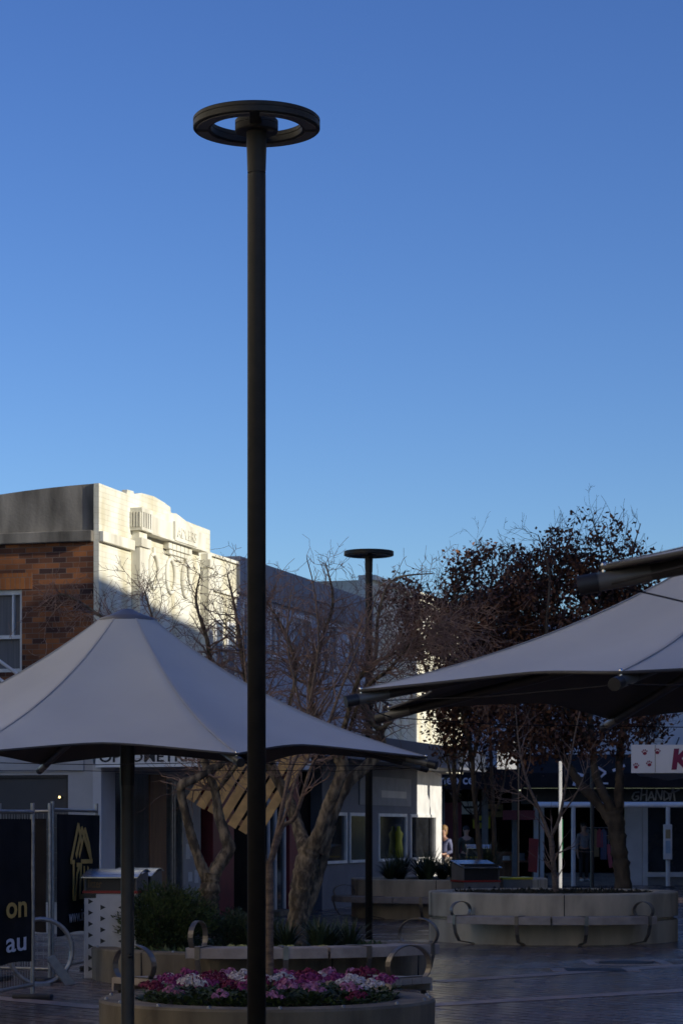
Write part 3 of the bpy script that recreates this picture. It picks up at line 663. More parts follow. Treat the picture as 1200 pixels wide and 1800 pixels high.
figure(mn2, cloth_beige, cloth_dark, hair_dark, skin_mat, shoe_white, 'down')
# clothes rail
cr = thing('clothes_rail', 'steel clothes rail with garments in the open clothing shop', 'clothes rail', (gx(1060, 73.2), 73.2, 0.24))
m = MB()
for s_ in (-0.55, 0.55): m.tube([(s_,0,0),(s_,0,1.5)], 0.015, 6); m.box((s_-0.02,-0.25,0),(s_+0.02,0.25,0.03))
m.tube([(-0.55,0,1.5),(0.55,0,1.5)], 0.015, 6); m.build('frame', galv, cr)
rnd = random.Random(5)
for k in range(9):
    x = -0.48+k*0.12; h = rnd.uniform(0.55, 0.95); mt = (cloth_grey, cloth_dark, cloth_beige, cloth_pink, cloth_blue, cloth_dark, cloth_grey, cloth_olive, cloth_beige)[k]
    g = thing('hanging_garment', ('grey','black','beige','pink','blue','charcoal','silver grey','olive','sand')[k]+' garment hanging on the steel clothes rail', 'garment', (gx(1060,73.2)+x, 73.2, 0.24), R(rnd.uniform(-15,15)))
    m = MB(); m.prism([(-0.03,-0.02,1.46),(0.03,-0.02,1.46),(0.09,-0.03,1.36),(0.10,-0.04,1.46-h),(-0.10,-0.04,1.46-h),(-0.09,-0.03,1.36)], (0,0.06,0)); m.build('cloth', mt, g, 0.01)
    m = MB(); m.tube([(0,0,1.46),(0,0,1.5),(0.01,0,1.52)], 0.004, 5); m.build('hook', galv, g)
pg = thing('hanging_garment', 'long coral pink dress hanging at the clothing shop entrance', 'garment', (gx(1069, 72.5), 72.5, 0))
m = MB(); m.prism([(-0.05,0,gz(1484,72.5)),(0.04,0,gz(1484,72.5)),(0.06,0,gz(1496,72.5)),(0.14,0,gz(1524,72.5)),(0.02,0,gz(1526,72.5)),(-0.04,0,gz(1500,72.5))], (0,0.07,0)); m.build('cloth', cloth_pink, pg, 0.01)
m = MB(); m.tube([(0,0.03,gz(1484,72.5)),(0,0.03,1.5)], 0.006, 5); m.tube([(0,0.03,1.5),(0,0.9,1.5)], 0.01, 5); m.build('hanger', galv, pg)
rc = thing('feather_flag', 'red upright flag sign beside the grey shop columns', 'flag', (gx(935, 71), 71, 0))
m = MB(); m.prism([(-0.12,0,gz(1532,71)),(0.14,0,gz(1534,71)),(0.18,0,gz(1475,71)),(-0.1,0,gz(1473,71))], (0,0.03,0)); m.build('cloth', red_paint, rc)
m = MB(); m.tube([(0,0.05,0),(0,0.05,gz(1473,71))], 0.015, 6); m.box((-0.2,-0.1,0),(0.2,0.2,0.03)); m.build('stand', black_paint, rc)

# stock in the dark shop beside the clothing shop
dt = thing('display_table', 'low dark display table stacked with folded cloths in the dark shop', 'table', (gx(915, 74.0), 74.0, 0))
m = MB(); m.box((-0.6,-0.35,0.68),(0.6,0.35,0.74)); m.build('tabletop', door_timber, dt)
for sx in (-0.55, 0.55):
    for sy in (-0.3, 0.3): bx('leg', (sx-0.03, sy-0.03, 0), (sx+0.03, sy+0.03, 0.679), door_timber, dt)
rnd = random.Random(12)
for k, (nm, mt) in enumerate((('white', sign_white), ('beige', cloth_beige), ('grey', cloth_grey), ('red', red_paint), ('pale blue', pale_blue))):
    t = thing('folded_cloth', nm+' stack of folded cloth on the low dark display table', 'cloth', (gx(915, 74.0)-0.46+k*0.23, 73.85+rnd.uniform(-0.1,0.1), 0.742), R(rnd.uniform(-12,12)))
    m = MB()
    for q in range(3+k % 3): m.box((-0.1+0.004*q,-0.13,q*0.045+0.001),(0.1-0.003*q,0.13,q*0.045+0.042))
    m.build('stack', mt, t, 0.008)
for k, (px, py, mt, nm) in enumerate(((868,1425,cloth_beige,'beige'),(826,1420,sign_white,'white'),(846,1445,yellow_paint,'yellow'))):
    t = thing('wall_poster', 'small '+nm+' poster on the back wall of the dark shop', 'poster', (gx(px, 75.9), 75.97, gz(py, 75.9)))
    m = MB(); m.box((-0.28,-0.01,-0.2),(0.28,0.0,0.2)); m.build('sheet', mt, t); m = MB(); m.box((-0.2,-0.014,-0.02),(0.2,-0.011,0.05)); m.build('print', sign_ink, t)

# white tubular canopy frame with posts and a ticket box
wc = thing('canopy_frame', 'white tubular canopy rail on posts in front of the clothing shop', 'canopy', (gx(1075, 69.5), 69.5, 0))
wx = wc.location.x
m = MB(); zt = gz(1415, 69.5)
m.tube([(gx(945,69.5)-wx,0,zt-0.02),(gx(950,69.5)-wx,0,zt),(gx(1260,69.5)-wx,0,zt)], 0.075, 10); m.tube([(gx(947,69.5)-wx,1.6,zt+0.06),(gx(1260,69.5)-wx,1.6,zt+0.06)], 0.05, 10)
for px in (960, 1030, 1100, 1172, 1240): m.tube([(gx(px,69.5)-wx,0,zt),(gx(px,69.5)-wx,1.6,zt+0.06)], 0.03, 6)
m.build('rail', pm('pale blue white paint', (0.84,0.84,0.87), (0.76,0.76,0.8), 3, 0.4), wc)
for px in (1007, 1173):
    m = MB(); x = gx(px,69.5)-wx; m.tube([(x,0,0.04),(x,0,zt-0.05)], 0.065, 10); m.build('post', dusk_white, wc)
for px in (1007, 1173):
    m = MB(); m.lathe([(0,0.06),(0.18,0.05),(0.2,0)], 14, 0, (gx(px,69.5)-wx,0,0)); m.build('foot', iron, wc)
tb_ = thing('ticket_machine', 'narrow grey machine with pale blue screen on the canopy post', 'machine', (gx(1173,69.3), 69.3, 0))
m = MB(); m.box((-0.12,-0.02,gz(1511,69.3)), (0.12,0.13,gz(1449,69.3))); m.build('cabinet', dusk_white, tb_, 0.02)
m = MB(); m.box((-0.07,-0.03,gz(1500,69.3)), (0.07,-0.021,gz(1478,69.3))); m.build('screen', pm('pale blue screen', (0.30,0.42,0.55), None, 3, 0.3), tb_)
m = MB(); m.box((-0.07,-0.03,gz(1474,69.3)), (0.07,-0.021,gz(1458,69.3))); m.build('label_plate', cloth_beige, tb_)
# second dark post behind the tree
dp = thing('dark_post', 'plain dark post in front of the mannequin', 'post', (gx(1040, 66), 66, 0))
m = MB(); m.tube([(0,0,0.03),(0,0,gz(1345,66))], 0.055, 10); m.build('shaft', black_paint, dp)
m = MB(); m.lathe([(0,0.04),(0.12,0.03),(0.13,0)], 14); m.build('base', iron, dp)
# sunlit slim post
sp = thing('signpost', 'slim white post standing bright in a sunbeam', 'post', (gx(984, 57.6), 57.6, 0))
m = MB(); m.box((-0.036,-0.036,0.0),(0.036,0.036,gz(1338,57.6))); m.build('shaft', white_trim, sp, 0.008)
m = MB(); m.box((0.037,-0.03,gz(1508,57.6)),(0.06,0.03,gz(1440,57.6))); m.build('green_stripe', green_paint, sp)
m = MB(); m.box((-0.16,-0.16,0.0),(0.16,0.16,0.05)); m.build('base', iron, sp)
bs = thing('sunlit_patch', 'white panel on a pole made up for a sunlit patch behind the dark leaved trees', 'sign', (gx(910, 58), 58, 0))  # made-up panel standing in for a bright sunlit patch of wall
m = MB(); m.box((gx(873,58)-gx(910,58),-0.015,gz(1352,58)),(-0.04,0.015,gz(1303,58))); m.build('cloth', white_trim, bs)
m = MB(); m.tube([(0,0,0),(0,0,gz(1300,58))], 0.022, 8); m.build('pole', black_cloth, bs)

# ------------------------------------------------------------------ right row (stands outside the frame and throws the shade)
def plain_building(name, label, x0, x1_, y0, y1, h0, h1, mat, facing=-1, gap=2.6, glaz=True, cut=0, aw_d=1.6):
    t = thing(name, label, 'building', (x0, y0, 0))
    m = MB(); L_ = y1-y0
    
    if cut: m.prism([(0,0,0),(x1_-x0,0,0),(x1_-x0,L_-cut,0),(0,L_,0)], (0,0,h0))
    else: m.prism([(0,0,0),(0,L_,0),(0,L_,h1),(0,0,h0)], (x1_-x0,0,0))
    m.build('wall', mat, t)
    if glaz:
        xw = -0.03 if facing < 0 else x1_-x0
        k = 0; y = 1.0
        while y < L_-1.6:
            for z in (4.4, 7.8):
                if z+1.8 < min(h0, h1)-0.5:
                    fm = MB(); fm.box((xw,y,z),(xw+0.03,y+1.3,z+1.7)); o = fm.build('window', white_trim, t)
                    xx = xw-0.006 if facing < 0 else xw+0.03
                    bx('pane', (xx,y+0.08,z+0.08),(xx+0.006,y+1.22,z+1.62), glass, o)
            y += gap
        xs = (-aw_d, -0.002) if facing < 0 else (x1_-x0+0.002, x1_-x0+aw_d)
        if aw_d: bx('awning', (xs[0], 0.3, 2.9), (xs[1], L_-0.3, 3.3), navy, t)
        xs = (-0.02, -0.001) if facing < 0 else (x1_-x0+0.001, x1_-x0+0.02)
        bx('shop_glass', (xs[0], 0.5, 0.4), (xs[1], L_-0.5, 2.6), glass, t)
    return t
XR = 14.0
plain_building('shade_terrace', 'long unseen white building added to shade the mall', XR, 24, -1, 30.2, 12.1, 12.1, white_trim)  # unseen shade caster; white walls send light back into the mall
plain_building('shade_gable', 'unseen white building with its roofline sloped to shape the shadow edge', XR, 24, 30.2, 37.75, 12.1, 10.7, white_trim)  # top slopes to shape the shadow edge on the white front
plain_building('shade_tower', 'tall unseen white building added to shade the grey shop row', XR, 24, 37.76, 52.14, 13.5, 13.5, white_trim, cut=4.7, aw_d=1.0)  # unseen shade caster, back edge cut along the sun to pass a beam
plain_building('lane_shade_block', 'unseen white building added to bound the sunbeam from the lane', 14.0, 24, 57.2, 80, 13.0, 13.0, white_trim, aw_d=0.0)  # unseen shade caster closing the far side of the sunbeam
plain_building('bounce_building', 'tall unseen cream building added to bounce warm sunlight into the mall', -24, -11.5, -12, 27, 17.0, 17.0, pm('cream render', (0.82, 0.73, 0.58), (0.74, 0.65, 0.50), 1.5, 0.85, stretch=(1, 1, 0.3), spec=0.2), facing=1)  # added out of view as a reflector for warm fill

pb = thing('low_shop_building', 'low flat roofed shop the paw print sign awning belongs to', 'building', (6.3, 33.0, 0))
m = MB(); m.box((0,0,0),(7.69,7.6,4.0)); m.build('wall', white_trim, pb)
bx('coping', (-0.06,-0.06,4.001),(7.69,7.66,4.12), white_trim, pb)
bx('shop_glass', (-0.02,0.6,0.4),(-0.001,7.0,2.5), glass, pb)
XK = 6.3
# white paw print sign at the end of the awning on the right
D = 37.0
ks = thing('awning_sign', 'white awning sign with red paw prints and a berry letter K', 'sign', (gx(1109, D), D, 0))
kx = ks.location.x
z0, z1 = gz(1359, D), gz(1309, D)
bx('board', (0, 0, z0), (0.98, 0.05, z1), sign_cream, ks, 0.004)
bx('board_joint', (gx(1150,D)-kx, -0.003, z0+0.005), (gx(1150.5,D)-kx+0.006, -0.001, z1-0.005), concrete_pale, ks)
pm_ = MB()
def paw(px, py, tilt):
    c = Vector((gx(px,D)-kx, -0.004, gz(py,D))); u = 0.03
    def blob(dx, dz, rx, rz):
        ca, sa = math.cos(tilt), math.sin(tilt); vs = []
        for i in range(12):
            a = 2*PI*i/12; x = dx+rx*math.cos(a); z = dz+rz*math.sin(a)
            vs.append((c.x+x*ca-z*sa, c.y, c.z+x*sa+z*ca))
        pm_.add(vs, [tuple(range(12))])
    blob(0, -0.016, 0.031, 0.025)
    for dx, dz in ((-0.036,0.013),(-0.013,0.033),(0.013,0.033),(0.036,0.013)): blob(dx, dz, 0.0105, 0.015)
for q in ((1132,1322.5,0.15),(1154.5,1321,-0.1),(1117,1346.5,-0.1),(1140,1342.5,0.2)): paw(*q)
pm_.build('paw_print', sign_red, ks)
text_mesh('lettering', 'K', 0.415, sign_berry, ks, face_m((gx(1178,D)-kx, -0.006, gz(1351,D)), (1,0,0.04), (0,0,1)), 0.002, offset=0.019, shear=0.12)
m = MB()
for px in (1134, 1188): m.tube([(gx(px,D)-kx, 0.03, z1), (gx(px+14,D)-kx, 0.6, gz(1294,D))], 0.012, 5)
m.build('stay', iron, ks)
ak = thing('awning', 'flat dark awning carrying the paw print sign', 'awning', (gx(1112, D), D+0.06, 0))
m = MB(); m.prism([(0.0,0,z0+0.03),(XK-gx(1112,D)-0.01,0,z0+0.03),(XK-gx(1112,D)-0.01,3.5,z0+0.03),(0.55,3.5,z0+0.03)], (0,0,z1-z0-0.15)); m.build('deck', black_paint, ak)
m = MB(); m.prism([(0.55,0.01,z0+0.028),(0.95,0.01,z0+0.028),(0.95,0.01,z0-0.05)], (0,3.0,0)); m.build('soffit_brace', black_paint, ak)
for q in (0.5, 2.2):
    m = MB(); m.tube([(1.6,q+0.8,z1-0.12),(XK-gx(1112,D)-0.01,q+0.8,z1+0.4)], 0.014, 5); m.build('tie_rod', iron, ak)

# ------------------------------------------------------------------ street lamps
def make_lamp(loc, label):
    t = thing('street_lamp', label, 'street lamp', loc, group='ring topped street lamps')
    zr = (EYE+(HY-228)/F*13.1)*14.5/13.1
    m = MB(); m.lathe([(0.0,0.0),(0.056,0.0),(0.0550,zr-0.269)], 28, 0, (0,0,0), True); m.build('pole', lamp_metal, t)
    m = MB(); m.lathe([(0.046,zr-0.271),(0.046,zr-0.259)], 28, 0, (0,0,0), True); m.build('joint_groove', black_paint, t)
    m = MB(); m.lathe([(0.0545,zr-0.261),(0.0545,zr-0.253),(0.0555,zr-0.243),(0.0612,zr-0.048),(0.0612,zr-0.013)], 28, 0, (0,0,0), True); m.build('sleeve', lamp_metal, t)
    m = MB(); m.lathe([(0.06,zr-0.016),(0.124,zr-0.016),(0.129,zr-0.010),(0.129,zr+0.022),(0.126,zr+0.024),(0.126,zr+0.028),(0.129,zr+0.030),(0.129,zr+0.052),(0.124,zr+0.058),(0,zr+0.058)], 40); m.build('hub', lamp_metal, t)
    m = MB(); m.lathe([(0.276,zr),(0.375,zr),(0.380,zr+0.005),(0.380,zr+0.033),(0.3765,zr+0.035),(0.3765,zr+0.040),(0.380,zr+0.042),(0.380,zr+0.060),(0.374,zr+0.066),(0.278,zr+0.066),(0.272,zr+0.060),(0.272,zr+0.040),(0.2755,zr+0.038),(0.2755,zr+0.034),(0.272,zr+0.032),(0.272,zr+0.004)], 72, closed=True); m.build('ring', lamp_metal, t)
    for k in range(4):
        m = MB(); a0 = PI/2*k+0.09+0.0; a1 = a0+PI/2-0.18
        m.lathe([(0.292,zr-0.001),(0.292,zr-0.006),(0.358,zr-0.006),(0.358,zr-0.001)], 16, 0, (0,0,0), False, a0, a1, True); m.build('light_panel', led_mat, t)
    for s_ in (-1, 1):
        m = MB(); m.box((-0.036, min(s_*0.12,s_*0.285), zr+0.004), (0.036, max(s_*0.12,s_*0.285), zr+0.05)); m.build('arm', lamp_metal, t, 0.004)
    m = MB(); m.lathe([(0,zr-0.024),(0.016,zr-0.022),(0.018,zr-0.016)], 14, 0, (0.085,-0.04,0)); m.build('sensor', led_mat, t)
    m = MB(); m.lathe([(0.0,0.035),(0.11,0.03),(0.12,0.0)], 24); m.build('base_plate', lamp_metal, t)
    return t
D = 13.1
lamp = make_lamp((gx(451, D), D, 0), 'tall dark bronze lamp post with a ring head rising in front of the flower planter')
lamp.scale = (13.1/14.5,)*3
LH = 5.853*13.1/14.5
D = 33.4
dup(lamp, (gx(648, D), D, 0), R(3), 'dark ring topped lamp post behind the bare trees, carrying a dome camera', (13.1/14.5, 13.1/14.5, 13.1/14.5*1.0))
sc = thing('security_camera', 'black dome security camera hanging from the further lamp post', 'camera', (gx(648, D), D, 0))
m = MB(); zc = gz(1243, D); xc = gx(683, D)-gx(648, D)
m.tube([(0.056,0,zc+0.06),(xc*0.6,0,zc+0.10),(xc,0,zc+0.04)], 0.02, 8); m.box((0.05,-0.04,zc-0.0),(0.07,0.04,zc+0.14)); m.build('bracket', black_paint, sc)
m = MB(); m.lathe([(0,zc+0.04),(0.05,zc+0.035),(0.085,zc),(0.09,zc-0.12),(0.085,zc-0.14)], 20, 0, (xc,0,0), True); m.build('housing', lamp_metal, sc)
m = MB(); m.lathe([(0.083,zc-0.14),(0.075,zc-0.19),(0.045,zc-0.235),(0,zc-0.25)], 20, 0, (xc,0,0), True); m.build('dome', glass, sc)

# ------------------------------------------------------------------ umbrellas
def make_umbrella(loc, rotz, label, RR=2.1, zt=2.11, zp=3.0, cap_r=0.178, sub=10):
    t = thing('market_umbrella', label, 'umbrella', loc, rotz, 'grey octagonal umbrellas')
    nA = 8; npan = 14; nr = 22
    def pt(a_frac, t_, k):
        # a_frac in 0..1 across panel k
        th = 2*PI*(k+a_frac)/nA
        u = 2*a_frac-1                                    # -1..1
        bow = 1-abs(u)**1.7
        chord = math.cos(PI/nA)/math.cos((a_frac-0.5)*2*PI/nA)
        edge = RR*chord*(1-0.145*bow)
        r = cap_r+(edge-cap_r)*t_
        ta = (r-cap_r)/(RR-cap_r)
        p = 0.42*(1-ta)**2.4+0.58*(1-ta)
        z = zt+(zp-zt)*p-(0.062*t_*t_+0.05*math.sin(PI*t_))*(1-u*u)
        return Vector((r*math.cos(th), r*math.sin(th), z))
    m = MB(); cols = nA*npan
    vs = []
    for c in range(cols):
        k = c//npan; a = (c % npan)/npan
        for j in range(nr+1): vs.append(pt(a, (j/nr), k))
    fs = []
    for c in range(cols):
        d = (c+1) % cols
        for j in range(nr): fs.append((c*(nr+1)+j, c*(nr+1)+j+1, d*(nr+1)+j+1, d*(nr+1)+j))
    m.add(vs, fs, 0, True)
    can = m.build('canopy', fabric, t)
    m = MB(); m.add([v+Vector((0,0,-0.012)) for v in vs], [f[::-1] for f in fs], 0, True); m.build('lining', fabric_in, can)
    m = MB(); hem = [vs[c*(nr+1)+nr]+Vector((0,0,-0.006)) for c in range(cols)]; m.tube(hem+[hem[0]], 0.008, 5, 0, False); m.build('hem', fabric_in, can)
    m = MB(); m.lathe([(cap_r+0.012, zp-0.012), (cap_r+0.014, zp+0.002), (cap_r*0.6, zp+0.030), (0.03, zp+0.066), (0, zp+0.07)], 32, 0, (0,0,0), True); m.build('cap', cap_mat, t)
    m = MB(); m.lathe([(cap_r+0.006, zp-0.03), (cap_r+0.006, zp-0.013)], 32, 0, (0,0,0), True); m.build('cap_rim', black_paint, t)
    m = MB(); m.tube([(0,0,0.02),(0,0,zt+0.1)], 0.0425, 18); m.tube([(0,0,zt+0.1),(0,0,zp-0.02)], 0.03, 14); m.build('pole', pole_grey, t)
    m = MB(); m.tube([(0,0,zt-0.17),(0,0,zt+0.12)], 0.047, 18); m.build('collar', black_paint, t)
    m = MB(); m.ball((0.0,-0.05,0.85), 0.016, 10, 6); m.build('pole_knob', black_paint, t)
    m = MB(); m.lathe([(0,0.03),(0.17,0.03),(0.17,0)], 20); m.build('base_plate', iron, t)
    hz = zt+0.49*(zp-zt)
    m = MB(); m.lathe([(0.035,hz-0.08),(0.10,hz-0.07),(0.10,hz+0.03),(0.035,hz+0.04)], 20); m.build('hub', pole_grey, t)
    for k in range(nA):
        th = 2*PI*k/nA; d = Vector((math.cos(th), math.sin(th), 0))
        tip = d*(RR+0.03)+Vector((0,0,zt-0.047)); m = MB()
        m.tube([d*0.08+Vector((0,0,hz-0.02)), tip], [0.026, 0.0225], 10); arm = m.build('arm', alum if False else pole_grey, t)
        dd = (tip-(d*0.08+Vector((0,0,hz-0.02)))).normalized()
        m = MB(); m.tube([tip-dd*0.02, tip+dd*0.035], 0.0265, 12); m.build('end_cap', black_paint, arm)
        m = MB(); m.tube([tip-dd*0.16, tip-dd*0.022], 0.0252, 12); m.build('tip_sleeve', sleeve_mat, arm)
        m = MB(); q_ = tip-dd*0.035; m.tube([q_, q_+Vector((0,0,0.042))], 0.006, 8); m.ball(q_+Vector((0,0,0.042)), 0.009, 8, 5); m.build('tension_bolt', chrome, arm)
        m = MB(); m.strap([pt(0, j/nr, k)+Vector((0,0,0.002)) for j in range(nr+1)], Vector((-math.sin(th), math.cos(th), 0)), 0.016, 0.002); m.build('seam', seam_mat, can)
    m = MB()
    for k in range(nA):
        a_ = 2*PI*k/nA; b_ = 2*PI*(k+1)/nA
        A_ = Vector((math.cos(a_), math.sin(a_), 0))*(RR-0.02)+Vector((0,0,zt-0.05)); B_ = Vector((math.cos(b_), math.sin(b_), 0))*(RR-0.02)+Vector((0,0,zt-0.05))
        m.tube([A_, (A_+B_)/2+Vector((0,0,-0.015)), B_], 0.003, 4, 0, False)
    m.build('cable', black_cloth, t)
    return t
D = 15.5
um1 = make_umbrella((gx(225, D), D, 0), R(22.5), 'grey peaked umbrella with its dark pole beside the flower planter', RR=2.04, zp=3.0)
um1.rotation_euler = (Matrix.Rotation(R(0.75), 3, 'X') @ Matrix.Rotation(R(22.5), 3, 'Z')).to_euler()
D = 11.04
make_umbrella((2.022, D, 0), R(16.9), 'grey umbrella reaching in from the right with two dark arm tips together', RR=2.03, zt=2.26, zp=3.02)
D = 6.4
make_umbrella((gx(1008, 6.4)+2.175*math.cos(R(10)), D-2.175*math.sin(R(10)), 0), R(-10), 'nearest umbrella, only its dark upper right arm tip and shaded underside showing', zt=2.35, zp=3.0)

# ------------------------------------------------------------------ planters and benches
def make_planter(loc, RR, h, rim, label, mat, courses=False, studs=(), joints=(), soil=0.06):
    t = thing('round_planter', label, 'planter', loc, group='round concrete planters')
    m = MB()
    if courses:
        prof = [(RR-0.004,0),(RR-0.004,0.325),(RR-0.07,0.332),(RR-0.07,0.373),(RR,0.38),(RR,h-0.02),(RR-0.015,h),(RR-rim+0.015,h),(RR-rim,h-0.02),(RR-rim,h-0.25)]
    else:
        prof = [(RR-0.01,0),(RR,h-0.02),(RR-0.015,h),(RR-rim+0.015,h),(RR-rim,h-0.02),(RR-rim,h-0.2)]
    m.lathe(prof, 96); m.build('wall', mat, t)
    m = MB(); n = 60; vs = [(0,0,h-soil+0.03)]; rr = random.Random(3)
    rings = 6
    for j in range(1, rings+1):
        for i in range(n):
            a = 2*PI*i/n; r = (RR-rim+0.005)*j/rings; vs.append((r*math.cos(a), r*math.sin(a), h-soil+0.03*(1-j/rings)+rr.uniform(-0.02,0.02)*(j < rings)))
    fs = [(0, 1+i, 1+(i+1) % n) for i in range(n)]
    for j in range(rings-1):
        for i in range(n): fs.append((1+j*n+i, 1+(j+1)*n+i, 1+(j+1)*n+(i+1) % n, 1+j*n+(i+1) % n))
    m.add(vs, fs, 0, True); m.build('soil', soil_mat, t)
    for a in studs:
        m = MB(); a = R(a); m.lathe([(0,0.022),(0.012,0.018),(0.016,0.008),(0.016,0)], 10, 0, ((RR-0.05)*math.cos(a), (RR-0.05)*math.sin(a), h), True); m.build('stud', galv, t)
    if joints:
        for a in joints:
            a = R(a); Mx = Matrix.Rotation(a, 4, 'Z'); m = MB(); m.box((RR-0.02,-0.007,0.01 if not courses else 0.38),(RR+0.002,0.007,h-0.012), 0, Mx); m.box((RR-rim+0.01,-0.006,h-0.01),(RR-0.015,0.006,h+0.002), 0, Mx); m.build('joint', joint_mat, t)
    return t
DN = 18.7; XN = gx(470, DN)
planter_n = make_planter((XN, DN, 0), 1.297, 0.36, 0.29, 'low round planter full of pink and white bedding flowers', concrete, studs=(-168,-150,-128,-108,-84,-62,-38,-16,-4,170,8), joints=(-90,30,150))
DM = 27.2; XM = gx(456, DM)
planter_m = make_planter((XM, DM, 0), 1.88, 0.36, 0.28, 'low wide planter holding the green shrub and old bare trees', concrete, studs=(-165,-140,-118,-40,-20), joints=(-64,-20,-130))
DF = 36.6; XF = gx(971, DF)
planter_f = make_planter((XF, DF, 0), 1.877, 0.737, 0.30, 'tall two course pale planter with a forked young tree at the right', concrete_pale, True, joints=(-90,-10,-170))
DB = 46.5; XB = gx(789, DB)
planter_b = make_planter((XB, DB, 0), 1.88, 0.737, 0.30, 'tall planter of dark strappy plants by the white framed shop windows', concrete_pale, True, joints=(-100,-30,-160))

def make_bench(c, r0, r1, a0, a1, zs, label, nleg=4, lh=0.165, lw=0.245):
    t = thing('curved_bench', label, 'bench', (c[0], c[1], 0), group='curved planter benches')
    a0, a1 = R(a0), R(a1)
    nseg = 2
    for k in range(nseg):
        m = MB(); b0 = a0+(a1-a0)*k/nseg+0.006; b1_ = a0+(a1-a0)*(k+1)/nseg-0.006
        ns = 4; wdt = (r1-r0)/ns
        for q in range(ns):
            ra = r0+q*wdt+0.006; rb = r0+(q+1)*wdt-0.006
            m.lathe([(ra,zs-0.045),(rb,zs-0.045),(rb,zs),(ra,zs)], 14, 0, (0,0,0), False, b0, b1_, True)
        m.lathe([(r1-0.004,zs-0.11),(r1+0.012,zs-0.11),(r1+0.012,zs-0.006),(r1-0.004,zs-0.006)], 14, 0, (0,0,0), False, b0, b1_, True)
        m.lathe([(r0-0.012,zs-0.09),(r0+0.004,zs-0.09),(r0+0.004,zs-0.006),(r0-0.012,zs-0.006)], 14, 0, (0,0,0), False, b0, b1_, True)
        m.build('seat', seat_mat, t, 0.004)
    rm = (r0+r1)/2
    for a in (a0+0.03, a1-0.03):
        d = Vector((math.cos(a), math.sin(a), 0)); td = Vector((-math.sin(a), math.cos(a), 0)); m = MB()
        pts = [d*(rm+lw*math.cos(q))+Vector((0,0,zs+lh*0.64+lh*math.sin(q))) for q in [2*PI*i/28 for i in range(28)]]
        m.strap(pts, td, 0.055, 0.01, 0, True); m.build('armrest', strap_mat, t)
    for k in range(nleg):
        a = a0+0.06+(a1-a0-0.12)*k/(nleg-1); d = Vector((math.cos(a), math.sin(a), 0)); td = Vector((-math.sin(a), math.cos(a), 0)); m = MB()
        pts = [d*(r1+0.016)+Vector((0,0,zs+0.012)), d*(r1+0.018)+Vector((0,0,zs-0.12)), d*(r1-0.02)+Vector((0,0,zs-0.25)), d*(r1-0.10)+Vector((0,0,zs-0.36)), d*(r0+0.12)+Vector((0,0,0.03)), d*(r0-0.0)+Vector((0,0,0.01))]
        m.strap(pts, td, 0.055, 0.012); m.strap([d*(r0)+Vector((0,0,zs+0.006)), d*(r1+0.016)+Vector((0,0,zs+0.008))], td, 0.055, 0.008); m.build('leg', strap_mat, t)
    return t
make_bench((XN, DN), 1.36, 1.80, 90-47, 90+47, 0.44, 'curved bench with loop armrests behind the flower planter')
make_bench((XM, DM), 1.93, 2.37, -90-17, -90+56, 0.44, 'curved bench along the front of the planter with the old trees')
make_bench((XF, DF), 1.93, 2.36, -90-45, -90+34, 0.42, 'curved bench along the front of the pale two course planter', lh=0.125, lw=0.21)
make_bench((XB, DB), 1.93, 2.36, -90-72, -90+15, 0.42, 'curved bench in front of the strappy plant planter', lh=0.125, lw=0.21)

# ------------------------------------------------------------------ vegetation
ZMAX = [99.0]
def rv(rg, s_=1.0): return Vector((rg.uniform(-1,1), rg.uniform(-1,1), rg.uniform(-1,1)))*s_
def grow(mb, p, d, L, r, depth, rg, up=0.25, wob=0.35, nch=(2,4), tips=None, sides=5, m=0, minr=0.0022):
    zl = ZMAX[0]*rg.uniform(0.74, 1.06)
    n = 5 if depth > 0 else 4; pts = [p.copy()]; d = d.normalized(); rad = [r]
    for i in range(n):
        d = (d+rv(rg, wob)+Vector((0,0,up*0.3))).normalized()
        if p.z+d.z*L/n > zl and len(pts) > 1: break
        p = p+d*L/n; pts.append(p.copy()); rad.append(max(minr, r*(1-0.72*(i+1)/n)))
    n = len(pts)-1; rad[-1] = min(rad[-1], max(minr, r*0.35))
    mb.tube(pts, rad, sides if depth > 0 else 4, m, False)
    if tips is not None: tips.append((pts[-1], d.copy(), depth)); tips.append((pts[n//2], d.copy(), depth))
    if depth > 0:
        for k in range(rg.randint(*nch)):
            i = rg.randint(1, n); q = pts[i]; ax = (pts[i]-pts[i-1]).normalized()
            sd = rv(rg); sd = (sd-ax*sd.dot(ax)).normalized()
            grow(mb, q, ax*rg.uniform(0.5,1.0)+sd*rg.uniform(0.5,1.0), L*rg.uniform(0.45,0.8), max(minr, rad[i]*0.62), depth-1, rg, up, wob, nch, tips, sides, m, minr)
def smooth_path(pts, k=4):
    out = []; n = len(pts)
    for i in range(n-1):
        p0 = pts[max(i-1,0)]; p1 = pts[i]; p2 = pts[i+1]; p3 = pts[min(i+2,n-1)]
        for j in range(k):
            t_ = j/k; out.append(tuple(0.5*((2*b)+(c-a)*t_+(2*a-5*b+4*c-d)*t_*t_+(3*b-a-3*c+d)*t_**3) for a,b,c,d in zip(p0,p1,p2,p3)))
    out.append(tuple(pts[-1])); return out
